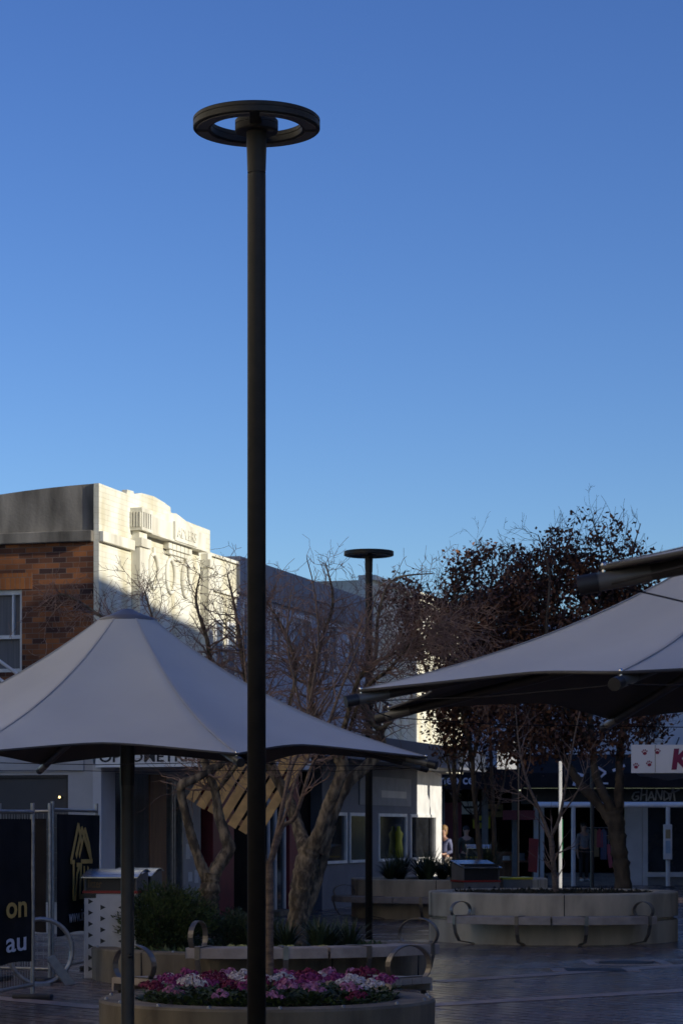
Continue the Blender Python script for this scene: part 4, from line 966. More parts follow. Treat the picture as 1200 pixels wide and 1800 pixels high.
def limb(mb, spec, base, D0, rg, sides=10, knob=0.12, thin=0):
    "spec: (px, py, depth offset, radius px)"
    P = []
    for px, py, dd, rp in spec:
        rp *= (thin if thin and py < 1320 else 0.78)
        D_ = D0+dd; q = at(px, py, D_)-base; P.append((q.x, q.y, q.z, rp/F*D_))
    S_ = smooth_path(P, 9 if sides > 9 else 5); pts = [Vector(q[:3]) for q in S_]; rad = [max(0.004, q[3])*(1+rg.uniform(-knob,knob)) for q in S_]
    v0 = len(mb.v); mb.tube(pts, rad, sides)
    for i in range(v0, min(len(mb.v), v0+len(pts)*sides)):          # gnarled bark relief
        v = Vector(mb.v[i]); c = pts[(i-v0)//sides]; o_ = v-c
        k_ = 1+0.16*noise.noise(Vector((v.x*9, v.y*9, v.z*4)))+0.10*noise.noise(v*24)
        mb.v[i] = tuple(c+o_*k_)
    return pts, rad
def twigs_on(mb, pts, rad, rg, n, L, depth, up, tips=None, start=0.3, m=0, wob=0.3, nch=(2,4), rmul=0.45, side=None):
    for _ in range(n):
        i = rg.randint(int(len(pts)*start), len(pts)-1); ax = (pts[i]-pts[i-1]).normalized(); sd = rv(rg); sd = (sd-ax*sd.dot(ax)).normalized()
        if side: sd = (sd+side).normalized()
        grow(mb, pts[i], ax*rg.uniform(0.2,0.9)+sd*rg.uniform(0.5,1), L*rg.uniform(0.6,1.15), min(0.016, max(0.004, rad[i]*rmul)), depth, rg, up, wob, nch, tips, 5, m)

# old tree A (left, forked)
D = 27.6; base = Vector((gx(368, D), D, 0.33)); rg = random.Random(11)
ZMAX[0] = 4.28
ta_ = thing('bare_tree', 'old bare tree with forked trunk behind the green shrub', 'tree', base)
m = MB(); tw = MB(); LA = []
limb(m, [(368,1646,0,22),(369,1600,0,20),(370,1560,0,21),(372,1535,0,22)], base, D, rg, 20)
a1_ = limb(m, [(366,1545,0,16),(353,1520,0,12),(340,1480,0.0,11),(328,1435,-0.05,10),(319,1395,-0.1,10),(322,1378,-0.15,11),(345,1368,-0.1,9),(370,1352,0,9),(390,1338,0.1,9),(380,1290,0.3,8),(330,1220,0.5,7),(250,1140,0.3,5.5),(180,1085,0.1,4.5),(120,1047,-0.1,3),(95,1048,-0.15,1.5)], base, D, rg, 18, 0.06, 0.62)
a2_ = limb(m, [(372,1545,0,17),(385,1520,0.05,15),(402,1492,0.1,15),(396,1470,0.1,13),(384,1430,0.15,11),(378,1390,0.2,10),(362,1345,0.3,10),(352,1300,0.4,9),(372,1210,0.4,8),(365,1130,0.2,6),(345,1060,0.0,4),(352,1010,-0.1,2)], base, D, rg, 18, 0.06, 0.62)
a3_ = limb(m, [(378,1395,0.2,5),(412,1350,0.0,5),(424,1320,-0.2,5),(405,1240,-0.5,5),(300,1160,-0.6,4.5),(270,1090,-0.6,3.2),(255,1040,-0.7,1.8)], base, D, rg, 8, 0.12, 0.62)
m.build('trunk', bark, ta_)
for L_ in (a1_, a2_, a3_): twigs_on(tw, L_[0], L_[1], rg, 48, 0.58, 2, 0.05, start=0.45, wob=0.42)
twigs_on(tw, a1_[0], a1_[1], rg, 34, 0.45, 2, 0.05, start=0.75, wob=0.42)
tw.build('twigs', twig_mat, ta_)

# old tree B (thick, centre)
D = 27.5; base = Vector((gx(523, D), D, 0.33)); rg = random.Random(23)
ZMAX[0] = 4.38
tb2 = thing('bare_tree', 'thick old bare tree with three mottled limbs right of the lamp post', 'tree', base)
m = MB(); tw = MB()
limb(m, [(518,1660,0,30),(522,1620,0,25),(528,1570,0,23),(537,1520,0,25),(545,1492,0,25)], base, D, rg, 22)
limb(m, [(520,1640,0.05,16),(545,1580,0.1,14),(562,1530,0.15,13),(572,1490,0.2,12),(582,1450,0.2,12)], base, D, rg, 18, 0.06, 0.62)
l1 = limb(m, [(540,1500,0,20),(526,1460,0.2,15),(512,1420,0.3,13),(496,1385,0.4,12),(474,1345,0.5,13),(455,1310,0.5,10),(440,1230,0.5,9),(425,1150,0.3,7),(415,1080,0.2,4.5),(400,1010,0.1,2)], base, D, rg, 18, 0.06, 0.62)
l2 = limb(m, [(546,1500,0,20),(562,1460,-0.1,16),(576,1420,-0.15,15),(590,1385,-0.2,14),(602,1350,-0.2,14),(590,1325,-0.2,13),(565,1290,-0.3,10),(545,1220,-0.4,8),(560,1140,-0.4,6),(585,1060,-0.5,4),(572,990,-0.5,1.8)], base, D, rg, 18, 0.06, 0.62)
l3 = limb(m, [(556,1500,0,16),(574,1460,0.05,13),(592,1415,0.1,13),(612,1375,0.15,13),(640,1350,0.2,13),(665,1325,0.25,12),(672,1300,0.3,10),(660,1270,0.4,9),(640,1230,0.5,8),(660,1150,0.4,6),(665,1080,0.3,4.5),(690,1020,0.2,3),(760,1008,0.1,1.6)], base, D, rg, 18, 0.06, 0.62)
limb(m, [(628,1215,0.4,7),(642,1250,0.3,7),(658,1276,0.2,7),(674,1278,0.15,6.5),(688,1266,0.1,6.5)], base, D, rg, 10, 0.12, 0.62)
l4 = limb(m, [(590,1330,-0.2,9),(610,1260,-0.6,7),(640,1180,-0.8,6),(720,1140,-0.8,4),(790,1136,-0.9,2)], base, D, rg, 8, 0.12, 0.62)
l5 = limb(m, [(474,1345,0.5,8),(500,1270,-0.3,7),(520,1180,-0.6,5),(500,1110,-0.7,4),(470,1060,-0.8,2)], base, D, rg, 8, 0.12, 0.62)
l6 = limb(m, [(612,1290,0.1,6),(640,1215,-0.6,5),(690,1170,-0.9,4),(740,1110,-1.1,2.6),(790,1090,-1.2,1.4)], base, D, rg, 8, 0.12, 0.62)
m.build('trunk', bark, tb2)
for L_, n_ in ((l1,26),(l2,30),(l3,26),(l4,22),(l5,26),(l6,22)): twigs_on(tw, L_[0], L_[1], rg, int(n_*2.7), 0.62, 2, 0.08, start=0.45, wob=0.42)
tw.build('twigs', twig_mat, tb2)

# young tree in the flower planter
D = 18.8; base = Vector((gx(474, D), D, 0.32)); rg = random.Random(7)
ZMAX[0] = 3.5
ty = thing('young_tree', 'young bare tree with upright stems growing among the flowers', 'tree', base)
m = MB(); tw = MB()
limb(m, [(474,1762,0,11),(474,1730,0,10),(474,1650,0,9.2),(474,1560,0,8.8),(473,1512,0,8.5)], base, D, rg, 12, 0.04)
stems = [[(470,1520,0,5),(458,1480,-0.05,4),(450,1420,-0.1,3.5),(440,1300,-0.15,3),(432,1180,-0.2,2.2),(425,1090,-0.25,1.2)],
 [(474,1518,0,6),(486,1470,0,5.5),(498,1410,0.02,5),(512,1350,0.05,4.5),(528,1312,0.08,4),(545,1230,0.1,3.2),(560,1130,0.1,2.4),(553,1040,0.1,1.6),(540,985,0.1,1)],
 [(476,1515,0.02,6),(490,1475,0.05,5.5),(498,1452,0.1,5),(516,1440,0.08,5),(528,1410,0.05,4.6),(545,1355,0,4.2),(562,1315,-0.05,3.8),(600,1210,-0.1,2.8),(640,1110,-0.1,2),(668,1030,-0.1,1)],
 [(488,1470,0.0,4),(506,1420,-0.08,3.5),(522,1365,-0.1,3.2),(545,1318,-0.12,3),(525,1230,-0.15,2.4),(505,1130,-0.2,1.8),(512,1040,-0.2,1)],
 [(500,1400,0.1,3),(508,1350,0.12,2.6),(520,1310,0.15,2.4),(600,1180,0.2,1.8),(640,1080,0.2,1)]]
for s_ in stems:
    q = limb(m, s_, base, D, rg, 8, 0.05); twigs_on(tw, q[0], q[1], rg, 16, 0.34, 1, 0.55, start=0.45, wob=0.16, nch=(1,3), rmul=0.5)
m.build('trunk', bark_young, ty); tw.build('twigs', twig_mat, ty)

ZMAX[0] = 7.1
# dark leaved trees
def leafy(label, base_px, D, limbs, lobes, seed, trunk_mat, leaf_mat, nleaf, lsize, tw_n=10, tips_lobes=()):
    rg = random.Random(seed); base = Vector((gx(base_px, D), D, 0))
    t = thing('leafy_tree', label, 'tree', base); m = MB(); tw = MB(); cr = MB()
    for s_ in limbs:
        q = limb(m, s_, base, D, rg, 10)
        if s_[-1][3] < 6: twigs_on(tw, q[0], q[1], rg, tw_n, 0.75, 2, 0.3, start=0.4, wob=0.22)
    for (px, py, rx, ry, n, up) in tips_lobes:          # bare twigs standing out of the crown
        for _ in range(n):
            p = at(px+rg.uniform(-rx,rx), py+rg.uniform(-ry,ry), D+rg.uniform(-0.8,0.8))-base
            grow(tw, p, Vector((rg.uniform(-0.5,0.5), rg.uniform(-0.3,0.3), 1)), up*rg.uniform(0.6,1.1), 0.011, 2, rg, 0.5, 0.14, (1,3), None, 4, 0, 0.003)
    for (px, py, rx, ry, ncl, dens) in lobes:
        for _ in range(ncl):
            while True:
                v = rv(rg)
                if v.length < 1 and v.length > rg.random()*0.9: break
            c = at(px+v.x*rx, py-v.z*ry, D)-base; c.y += v.y*rx/F*D*0.8
            sg_ = rg.uniform(0.06, 0.15)
            for _ in range(int(dens*1.9*rg.uniform(0.4,1.4))):
                p = c+Vector((rg.gauss(0,sg_), rg.gauss(0,sg_), rg.gauss(0,sg_*0.9)))
                d = rv(rg)+Vector((0,0,-0.5)); cr.leaf(p, d, rv(rg), lsize*rg.uniform(0.7,1.5), lsize*rg.uniform(0.45,0.75), rg.choice((0,0,0,1,1,2)))
            grow(tw, c+rv(rg,0.05), rv(rg)+Vector((0,0,0.5)), 0.4, 0.006, 1, rg, 0.3, 0.2, (1,2), None, 4, 0, 0.003)
    m.build('trunk', trunk_mat, t); tw.build('twigs', twig_dark, t); cr.build('crown', [leaf_mat, leaf_rust, leaf_dusk], t)
    return t
leafy('large dark russet leaved tree behind the pale two course planter', 1097, 40.0,
  [[(1097,1640,0,22),(1095,1560,0,20),(1088,1500,0,19),(1082,1450,0,20),(1078,1420,0,17)],
   [(1078,1450,0,14),(1052,1415,0.1,11),(1020,1378,0.1,10),(998,1345,0.2,9),(980,1310,0.2,8),(955,1240,0.2,7),(930,1150,0.2,5),(905,1060,0.3,3),(890,1000,0.3,1.5)],
   [(1080,1430,0,13),(1062,1400,-0.1,10),(1046,1360,-0.1,9),(1040,1310,-0.1,8),(1035,1220,-0.2,7),(1045,1100,-0.2,5),(1060,1000,-0.2,3),(1040,910,-0.2,1.2)],
   [(1084,1430,0,13),(1088,1380,0.1,11),(1088,1330,0.2,9),(1096,1270,0.2,8),(1110,1180,0.3,6),(1105,1080,0.3,4),(1110,980,0.3,2),(1125,920,0.3,1)],
   [(1040,1310,-0.1,6),(980,1220,-0.6,5),(960,1120,-0.8,4),(965,1010,-0.9,2.4),(945,940,-1,1)]],
  [(985,1080,130,115,210,17),(1060,1150,95,120,150,16),(1070,1010,80,60,75,9),(1030,945,70,50,34,6),(1095,950,45,45,16,5),(960,1000,60,60,60,9),(1120,1050,50,60,40,9),(900,1120,100,110,150,17),(1040,1270,120,60,130,12),(930,1265,100,70,140,12),(1115,1100,55,90,40,10),(1130,1265,50,50,20,8)],
  31, bark_dark, leaf_brown, 0, 0.085, 9, [(1040,970,80,40,14,0.6),(1000,970,50,30,5,0.45),(1100,960,40,40,8,0.5),(900,1010,60,30,7,0.4)])
leafy('dark russet leaved tree left of the large one, crown meeting the bare twigs', 850, 43.0,
  [[(850,1640,0,7),(846,1540,0,6.5),(838,1450,0,6),(832,1380,0,5.5),(830,1320,0,5)],
   [(830,1340,0,5),(815,1260,-0.2,6),(800,1180,-0.3,5),(790,1100,-0.3,3.5),(805,1020,-0.3,2),(820,970,-0.3,1)],
   [(832,1330,0,5),(850,1250,0.1,6),(860,1160,0.2,5),(862,1060,0.2,3),(865,980,0.2,1.2)],
   [(826,1300,0,5),(770,1220,0.3,4.5),(735,1140,0.4,3),(725,1060,0.5,1.5)]],
  [(855,1030,82,78,110,12),(845,1125,95,85,150,16),(765,1095,70,75,80,14),(715,1060,48,55,34,10),(820,1215,85,60,90,12),(795,1275,45,55,70,10),(890,1280,65,55,80,10)],
  47, bark_dark, leaf_brown, 0, 0.085, 9, [(855,985,55,20,7,0.35),(740,1040,40,20,6,0.35)])

def slim(label, px, D, z0, pts, seed, bark_m, tw_n, leaves=0, lm=None, L=0.5, up=0.5):
    rg = random.Random(seed); base = Vector((gx(px, D), D, z0)); t = thing('young_tree', label, 'tree', base); m = MB(); tw = MB(); tips = []
    for s_ in pts:
        q = limb(m, s_, base, D, rg, 8, 0.05); twigs_on(tw, q[0], q[1], rg, tw_n, L, 1, up, tips, start=0.35, wob=0.2, nch=(1,3), rmul=0.5)
    m.build('trunk', bark_m, t); tw.build('twigs', twig_dark if bark_m is bark_dark else twig_mat, t)
    if leaves:
        cr = MB()
        for _ in range(leaves):
            p, d, _k = rg.choice(tips); cr.leaf(p+rv(rg,0.06), rv(rg)+Vector((0,0,-0.6)), rv(rg), rg.uniform(0.05,0.09), rg.uniform(0.03,0.05))
        cr.build('leaves', lm, t)
slim('forked young bare tree growing in the pale two course planter', 976, DF, 0.66,
  [[(976,1572,0,7),(973,1530,0,6.2),(967,1468,0,6)], [(967,1475,0,5),(950,1430,0,4),(932,1390,0,3.2),(918,1345,0,2.6),(910,1300,0,2),(905,1240,0,1)], [(967,1472,0,4.5),(982,1440,0,3.6),(990,1400,0,3),(1000,1345,0,2.4),(1012,1280,0,1.8),(1030,1200,0,1)], [(944,1420,0,2.4),(920,1400,0,1.8),(895,1380,0,1)], [(985,1435,0,2),(1015,1390,0,1.6),(1030,1350,0,1)]], 61, bark_young, 9, L=0.5)
slim('slim dark sapling with yellow green leaves by the sunlit shop corner', 800, DB, 0.66,
  [[(801,1552,0,7),(800,1450,0,6),(798,1350,0,5),(797,1250,0,3.5),(795,1180,0,1.5)], [(799,1400,0,3),(785,1330,0.2,2.4),(778,1260,0.3,1.2)], [(799,1420,0,3),(812,1350,-0.2,2.4),(822,1270,-0.3,1.2)]], 67, bark_dark, 14, 260, leaf_yellow, 0.55, 0.7)
slim('slim dark sapling behind the blue topped bins', 868, DB, 0.66,
  [[(869,1552,0,6),(867,1450,0,5),(863,1350,0,4),(860,1270,0,2),(858,1210,0,1)], [(866,1430,0,2.6),(850,1370,0.2,2),(842,1310,0.3,1)], [(866,1440,0,2.6),(884,1380,-0.2,2),(892,1310,-0.2,1)]], 71, bark_dark, 14, 120, leaf_brown, 0.5, 0.7)

# shrubs in the middle planter
def shrub(label, px, D, z0, rx, ry, h, n, seed, mat, ls=0.05):
    rg = random.Random(seed); t = thing('shrub', label, 'shrub', (gx(px, D), D, z0)); m = MB(); st = MB()
    for i in range(26):
        a = rg.uniform(0, 2*PI); k = rg.uniform(0.2, 0.85); st.tube([(0.1*math.cos(a),0.1*math.sin(a),0), (rx*k*0.6*math.cos(a), ry*k*0.6*math.sin(a), h*0.45), (rx*k*math.cos(a), ry*k*math.sin(a), h*rg.uniform(0.6,0.85))], [0.012,0.009,0.004], 5)
    st.build('stems', bark_dark, t)
    for i in range(n):
        while True:
            v = rv(rg)
            if 0.45 < v.length < 1: break
        bump = 0.86+0.28*noise.noise(v.normalized()*2.6+Vector((seed,0,0)))
        p = Vector((v.x*rx*bump, v.y*ry*bump, h*0.5+v.z*h*0.52*bump))
        if p.z < 0.02: p.z = rg.uniform(0.02, 0.12)
        out = Vector((v.x, v.y, v.z*0.5+0.7))
        for _ in range(3): m.leaf(p+rv(rg,0.03), out+rv(rg,0.8), rv(rg), ls*rg.uniform(0.7,1.5), ls*rg.uniform(0.2,0.34))
    m.build('foliage', mat, t); return t
shrub('dense rounded green shrub at the left end of the low wide planter', 293, 26.9, 0.3, 0.60, 0.55, 0.74, 4200, 3, leaf_green)
shrub('small dull green shrub under the fork of the old bare tree', 412, 27.1, 0.3, 0.26, 0.3, 0.46, 1300, 5, strap_leaf, 0.045)
def strappy(label, px, D, z0, n, h, spread, seed, group):
    rg = random.Random(seed); m = MB()
    for i in range(n):
        a = rg.uniform(0, 2*PI); L = h*rg.uniform(0.6, 1.15); lean = rg.uniform(0.15, 1.0)*spread; pts = []
        for j in range(6):
            t_ = j/5; pts.append(Vector((math.cos(a)*(0.03+lean*t_**1.6), math.sin(a)*(0.03+lean*t_**1.6), L*(t_-0.38*lean*2*t_**2.4))))
        wd = Vector((-math.sin(a), math.cos(a), 0)); vs = []
        for j, p in enumerate(pts):
            w_ = 0.014*(1-(j/5)**2*0.92); vs += [p-wd*w_, p+wd*w_]
        m.add(vs, [(2*j,2*j+1,2*j+3,2*j+2) for j in range(5)], 0, True)
    o = m.build('strappy_plant', strap_leaf); o.location = (gx(px, D), D, z0); return tag(o, label, 'plant', group)
rg = random.Random(9)
for i, (px, D) in enumerate(((488,27.4),(505,26.7),(555,27.0),(575,26.3),(596,27.0),(615,26.6),(560,26.2),(470,27.5),(440,26.9))):
    strappy('dark strappy leaved plant in the low planter under the old trees', px, D, 0.3, 80, 0.40, 0.32, 100+i, 'strappy plants under the old trees')
for i in range(15):
    a = rg.uniform(0, 2*PI); q = 1.35*math.sqrt(rg.random()); h_ = rg.uniform(0.4, 0.9)
    strappy('tall dark strappy plant in the planter by the white framed windows', 600+(XB-0.15+q*math.cos(a))/(DB+q*math.sin(a))*F, DB+q*math.sin(a), 0.66, int(60+50*h_), h_, rg.uniform(0.4, 0.7), 200+i, 'strappy plants by the shop windows')
# dead grass in the far planter: uncountable litter
m = MB(); rg = random.Random(17)
for i in range(2600):
    a = rg.uniform(0,2*PI); r = 1.5*math.sqrt(rg.random()); p = Vector((r*math.cos(a), r*math.sin(a), 0.69)); m.leaf(p, Vector((rg.uniform(-1,1),rg.uniform(-1,1),rg.uniform(0.1,1.0))), rv(rg), rg.uniform(0.04,0.11), rg.uniform(0.015,0.04))
o = m.build('ground_cover', pm('dry ground cover', (0.05,0.04,0.02), (0.02,0.02,0.01), 20, 0.9)); o.location = (XF, DF, 0); tag(o, 'low dry weeds covering the soil of the pale planter', 'ground cover', kind='stuff')
m = MB()
for i in range(2600):
    a = rg.uniform(0,2*PI); r = 1.55*math.sqrt(rg.random()); p = Vector((r*math.cos(a), r*math.sin(a), 0.31)); m.leaf(p, Vector((rg.uniform(-1,1),rg.uniform(-1,1),rg.uniform(0.2,1.2))), rv(rg), rg.uniform(0.05,0.12), rg.uniform(0.02,0.04))
o = m.build('ground_cover', bed_leaf); o.location = (XM, DM, 0); tag(o, 'low green ground cover in the wide planter', 'ground cover', kind='stuff')

# bedding flowers
def flower_proto(petal, label, group, seed):
    rg = random.Random(seed); t = thing('bedding_flower', label, 'flower', (0,0,0), 0, group); lf = MB(); pt_ = MB()
    for i in range(46):
        a = rg.uniform(0,2*PI); r = 0.12*math.sqrt(rg.random()); z = rg.uniform(0.02,0.10); p = Vector((r*math.cos(a), r*math.sin(a), z))
        lf.leaf(p, Vector((math.cos(a),math.sin(a),rg.uniform(-0.1,0.8))), Vector((0,0,1)), rg.uniform(0.035,0.06), rg.uniform(0.025,0.04))
    lf.build('leaves', bed_leaf, t)
    heads = [(0,0,0.155)] + [(0.06*math.cos(q)+rg.uniform(-.01,.01), 0.06*math.sin(q), rg.uniform(0.11,0.15)) for q in (0.3,1.6,2.9,4.2,5.4)]
    for hx, hy, hz in heads:
        c = Vector((hx,hy,hz))
        for k in range(30):
            v = Vector((rg.gauss(0,1), rg.gauss(0,1), abs(rg.gauss(0,1))*0.9+0.05)).normalized(); p = c+Vector((v.x*0.036, v.y*0.036, v.z*0.028)); u = v.orthogonal().normalized(); w_ = v.cross(u); n5 = 5; s0 = 0.0095*rg.uniform(0.8,1.2); vs = []
            for j in range(n5*2):
                a = PI*j/n5+k; rr_ = s0 if j % 2 == 0 else s0*0.72; vs.append(p+(u*math.cos(a)+w_*math.sin(a))*rr_+v*(0.003 if j % 2 == 0 else 0))
            pt_.add(vs, [tuple(range(n5*2))])
    pt_.build('petals', petal, t); return t
protos = {}
kinds = {'white': fl_white, 'pink': fl_pink, 'magenta': fl_mag, 'crimson': fl_red}
rg = random.Random(77); placed = []
tries = 0
while len(placed) < 58 and tries < 6000:
    tries += 1
    a = rg.uniform(0, 2*PI); r = 0.93*math.sqrt(rg.random())
    x, y = r*math.cos(a), r*math.sin(a)
    if y < -0.72+0.2*rg.random(): continue
    if math.hypot(x-(gx(474,18.8)-XN), y-0.1) < 0.1 or any(math.hypot(x-q[0], y-q[1]) < 0.178 for q in placed): continue
    placed.append((x, y))
for i, (x, y) in enumerate(placed):
    nv = noise.noise(Vector((x*3.4+3, y*3.4, 0.3)))+rg.uniform(-0.45, 0.45)
    k = 'white' if nv > 0.22 else ('pink' if nv > -0.02 else ('magenta' if nv > -0.32 else 'crimson'))
    hgt = 0.30+0.05*(1-(x*x+y*y))
    sc_ = rg.uniform(0.9, 1.2)
    if y < -0.6 and rg.random() < 0.55: sc_ *= 0.8; hgt -= 0.03
    if k not in protos:
        protos[k] = flower_proto(kinds[k], k+' bedding flower plant in the low round planter', k+' bedding flowers in the round planter', 5+i)
        o = protos[k]; o.location = (XN+x, DN+y, hgt); o.scale = (sc_, sc_, sc_*1.1)
    else: dup(protos[k], (XN+x, DN+y, hgt), rg.uniform(0, 6.28), None, (sc_, sc_, sc_*rg.uniform(0.95,1.25)))
m = MB(); rg = random.Random(78)
for i in range(5200):
    a = rg.uniform(0,2*PI); r = 1.0*math.sqrt(rg.random()); p = Vector((r*math.cos(a), r*math.sin(a), 0.30+rg.uniform(0,0.09))); m.leaf(p, Vector((math.cos(a)+rg.uniform(-1,1),math.sin(a)+rg.uniform(-1,1),rg.uniform(0.0,1.0))), Vector((0,0,1)), rg.uniform(0.03,0.055), rg.uniform(0.02,0.035))
o = m.build('ground_cover', bed_leaf); o.location = (XN, DN, 0); tag(o, 'leafy green carpet beneath the pink and white flowers', 'ground cover', kind='stuff')
py_ = flower_proto(pm('lemon petals', (0.55,0.55,0.22), (0.4,0.4,0.12), 30, 0.7), 'pale lemon flower plant in the low wide planter', 'lemon flowers in the wide planter', 91)
fl_pos = [(405,25.75),(425,25.7),(495,25.6),(512,25.65),(568,25.65)]
for i, (px, D) in enumerate(fl_pos):
    if i == 0: py_.location = (gx(px,D), D, 0.33); py_.scale = (0.6,0.6,0.6)
    else: dup(py_, (gx(px,D), D, 0.33), i*1.1, None, (0.6,0.6,0.6))

# ------------------------------------------------------------------ bins
def make_bin(loc, rotz, label, wide=0.62, deep=0.6, h=0.98, top=1.22, stripe=None, body=None, pattern=True, curved=True):
    t = thing('litter_bin', label, 'bin', loc, rotz, 'street litter bins')
    w2_ = wide/2; d2 = deep/2
    m = MB(); m.box((-w2_,-d2,0.0),(w2_,d2,h-0.03)); m.build('body', body, t, 0.012)
    m = MB(); m.box((-w2_-0.012,-d2-0.012,h-0.029),(w2_+0.012,d2+0.012,h)); m.build('stripe', stripe, t)
    m = MB(); m.box((-w2_+0.02,-d2+0.04,h+0.001),(w2_-0.02,d2-0.02,top-0.06)); m.build('hood_box', black_paint, t)
    m = MB(); n = 10; vs = []
    for i in range(n+1):
        q = i/n; y = -d2-0.05+(deep+0.07)*q
        z = top-0.085+0.085*math.sin(PI*0.5*min(1, q*1.35)) - (0.03*max(0, q-0.75)*4 if curved else 0)
        if not curved: z = top-0.12+0.12*q
        for s_ in (-1, 1): vs += [(s_*(w2_+0.02), y, z), (s_*(w2_+0.02), y, z-0.014)]
    fs = []
    for i in range(n):
        a, b_ = i*4, (i+1)*4
        fs += [(a,a+2,b_+2,b_), (a+1,b_+1,b_+3,a+3), (a,b_,b_+1,a+1), (a+2,a+3,b_+3,b_+2)]
    fs += [(0,1,3,2), (n*4,n*4+2,n*4+3,n*4+1)]
    m.add(vs, fs, 0); m.build('hood', hood_mat, t)
    for s_ in (-1, 1):
        m = MB(); m.prism([(s_*(w2_-0.015),-d2+0.02,h),(s_*(w2_-0.015),d2,h),(s_*(w2_-0.015),d2,top-0.03),(s_*(w2_-0.015),-d2+0.02,top-0.09)], (s_*0.012,0,0)); m.build('hood_side', bin_grey, t)
    m = MB()
    if pattern:
        for k in range(7):
            z = h-0.12-k*0.125
            for x, s_ in ((-w2_+0.08,1),):
                m.add([(x-0.028,-d2-0.002,z-0.03),(x-0.028,-d2-0.002,z+0.03),(x+0.028,-d2-0.002,z)][::-1], [(0,1,2)])
            if k % 1 == 0 and 0 < k < 5:
                for x, s_ in ((-0.08,1),(0.12,-1)):
                    m.add([(x-0.03*s_,-d2-0.002,z-0.03+0.06),(x-0.03*s_,-d2-0.002,z+0.03+0.06),(x+0.03*s_,-d2-0.002,z+0.06)], [(0,1,2)])
    else:
        for x in (-w2_+0.1, w2_-0.1):
            m.lathe([(0,0.004),(0.028,0.0)], 12); 
            for i in range(len(m.v)-24, len(m.v)): vx, vy, vz = m.v[i]; m.v[i] = (x+vx, -d2-0.002-vz, h-0.13+vy)
    m.build('marking', black_paint, t)
    return t
D = 27.0
bn = make_bin((gx(202, D), D+0.2, 0), R(-8), 'white litter bin with red stripe, steel hood and black triangles beside the shrub', wide=0.60, deep=0.6, stripe=red_paint, body=bin_white)
text_mesh('lettering', 'litter', 0.13, gold_dim, bn, face_m((-0.26, -0.265, 1.015), (1,0,0), (0,0,1)), 0.002, width=0.15)
bx('label_plate', (-0.30,-0.306,0.90),(-0.16,-0.302,0.945), black_paint, bn)
make_bin((gx(242, D+0.9), D+0.9, 0), R(-8), 'litter bin with yellow stripe standing behind the white red striped one', wide=0.45, deep=0.6, stripe=yellow_paint, body=bin_grey)
D = 41.6
make_bin((gx(835, D), D, 0), R(18), 'grey litter bin with red stripe and sloping blue lit hood behind the pale planter', wide=0.66, deep=0.62, h=0.80, top=1.14, stripe=red_paint, body=bin_grey, pattern=False, curved=False)
rb_ = thing('recycling_bin', 'low grey bin with yellow lid line right of the blue hooded bin', 'bin', (gx(903, 42.2), 42.2, 0), R(8))
m = MB(); m.box((-0.26,-0.3,0),(0.26,0.3,0.80)); m.build('body', bin_grey, rb_, 0.012)
m = MB(); m.box((-0.27,-0.31,0.801),(0.27,0.31,0.84)); m.build('lid', yellow_paint, rb_, 0.008)
m = MB(); m.lathe([(0.13,0.842),(0.14,0.842),(0.14,0.85),(0.13,0.85)], 20, closed=True); m.build('opening_ring', black_paint, rb_)
make_bin((gx(842, 56), 56, 0), R(0), 'distant grey litter bin with yellow stripe before the dark shop', wide=0.58, deep=0.5, h=1.05, top=1.33, stripe=yellow_paint, body=bin_grey, pattern=False)

# ------------------------------------------------------------------ temporary fence with banners
def fence(p0, p1, ztop, zb, label):
    p0 = Vector((*p0,0)); p1 = Vector((*p1,0)); L_ = (p1-p0).length; d = (p1-p0)/L_
    t = thing('fence_panel', label, 'fence', p0, math.atan2(d.y, d.x), 'temporary fence panels')
    for x in (0.0, L_):
        m = MB(); m.tube([(x,0,0.02),(x,0,ztop+0.05)], 0.021, 10); m.build('post', galv, t)
        m = MB(); m.box((x-0.06,-0.2,0),(x+0.06,0.2,0.05)); m.build('foot', pm('fence foot', (0.04,0.04,0.045), None, 6, 0.8), t, 0.02)
    m = MB(); m.tube([(0,0,ztop-0.04),(L_,0,ztop-0.04)], 0.019, 10); m.tube([(0,0,0.14),(L_,0,0.14)], 0.019, 10); m.build('rail', galv, t)
    m = MB(); n = int(L_/0.075)
    for i in range(1, n): m.tube([(L_*i/n,0,0.14),(L_*i/n,0,ztop-0.04)], 0.0022, 4, 0, False)
    for k in range(6): z = 0.3+k*(ztop-0.4)/5.5; m.tube([(0,0.004,z),(L_,0.004,z)], 0.0022, 4, 0, False)
    m.build('mesh_wires', galv, t)
    return t, L_, d
A1 = (gx(58,23.7), 23.7); dA = Vector((0.20, 1)).normalized(); A0_ = (A1[0]-dA.x*2.4, A1[1]-dA.y*2.4)
fa, LA_, _ = fence(A0_, A1, 1.87, 0.5, 'galvanised fence panel with black banner at the left edge, nearest panel')
def banner(parent, x0, x1, z0, z1, y, label=None, seed=1):
    m = MB(); nx, nz = 30, 12; vs = []
    for i in range(nx+1):
        for j in range(nz+1):
            u = i/nx; v = j/nz; vs.append((x0+(x1-x0)*u, y-0.012-0.014*noise.noise(Vector((u*5+seed, v*2.2, seed))), z0+(z1-z0)*v+0.012*math.sin(u*9+seed)*(1-v)))
    m.add(vs, [(i*(nz+1)+j,(i+1)*(nz+1)+j,(i+1)*(nz+1)+j+1,i*(nz+1)+j+1) for i in range(nx) for j in range(nz)], 0, True)
    return m.build('banner', banner_mat, parent)
bA = banner(fa, 0.05, LA_-0.16, gz(1690,23.4), 1.76, -0.03)
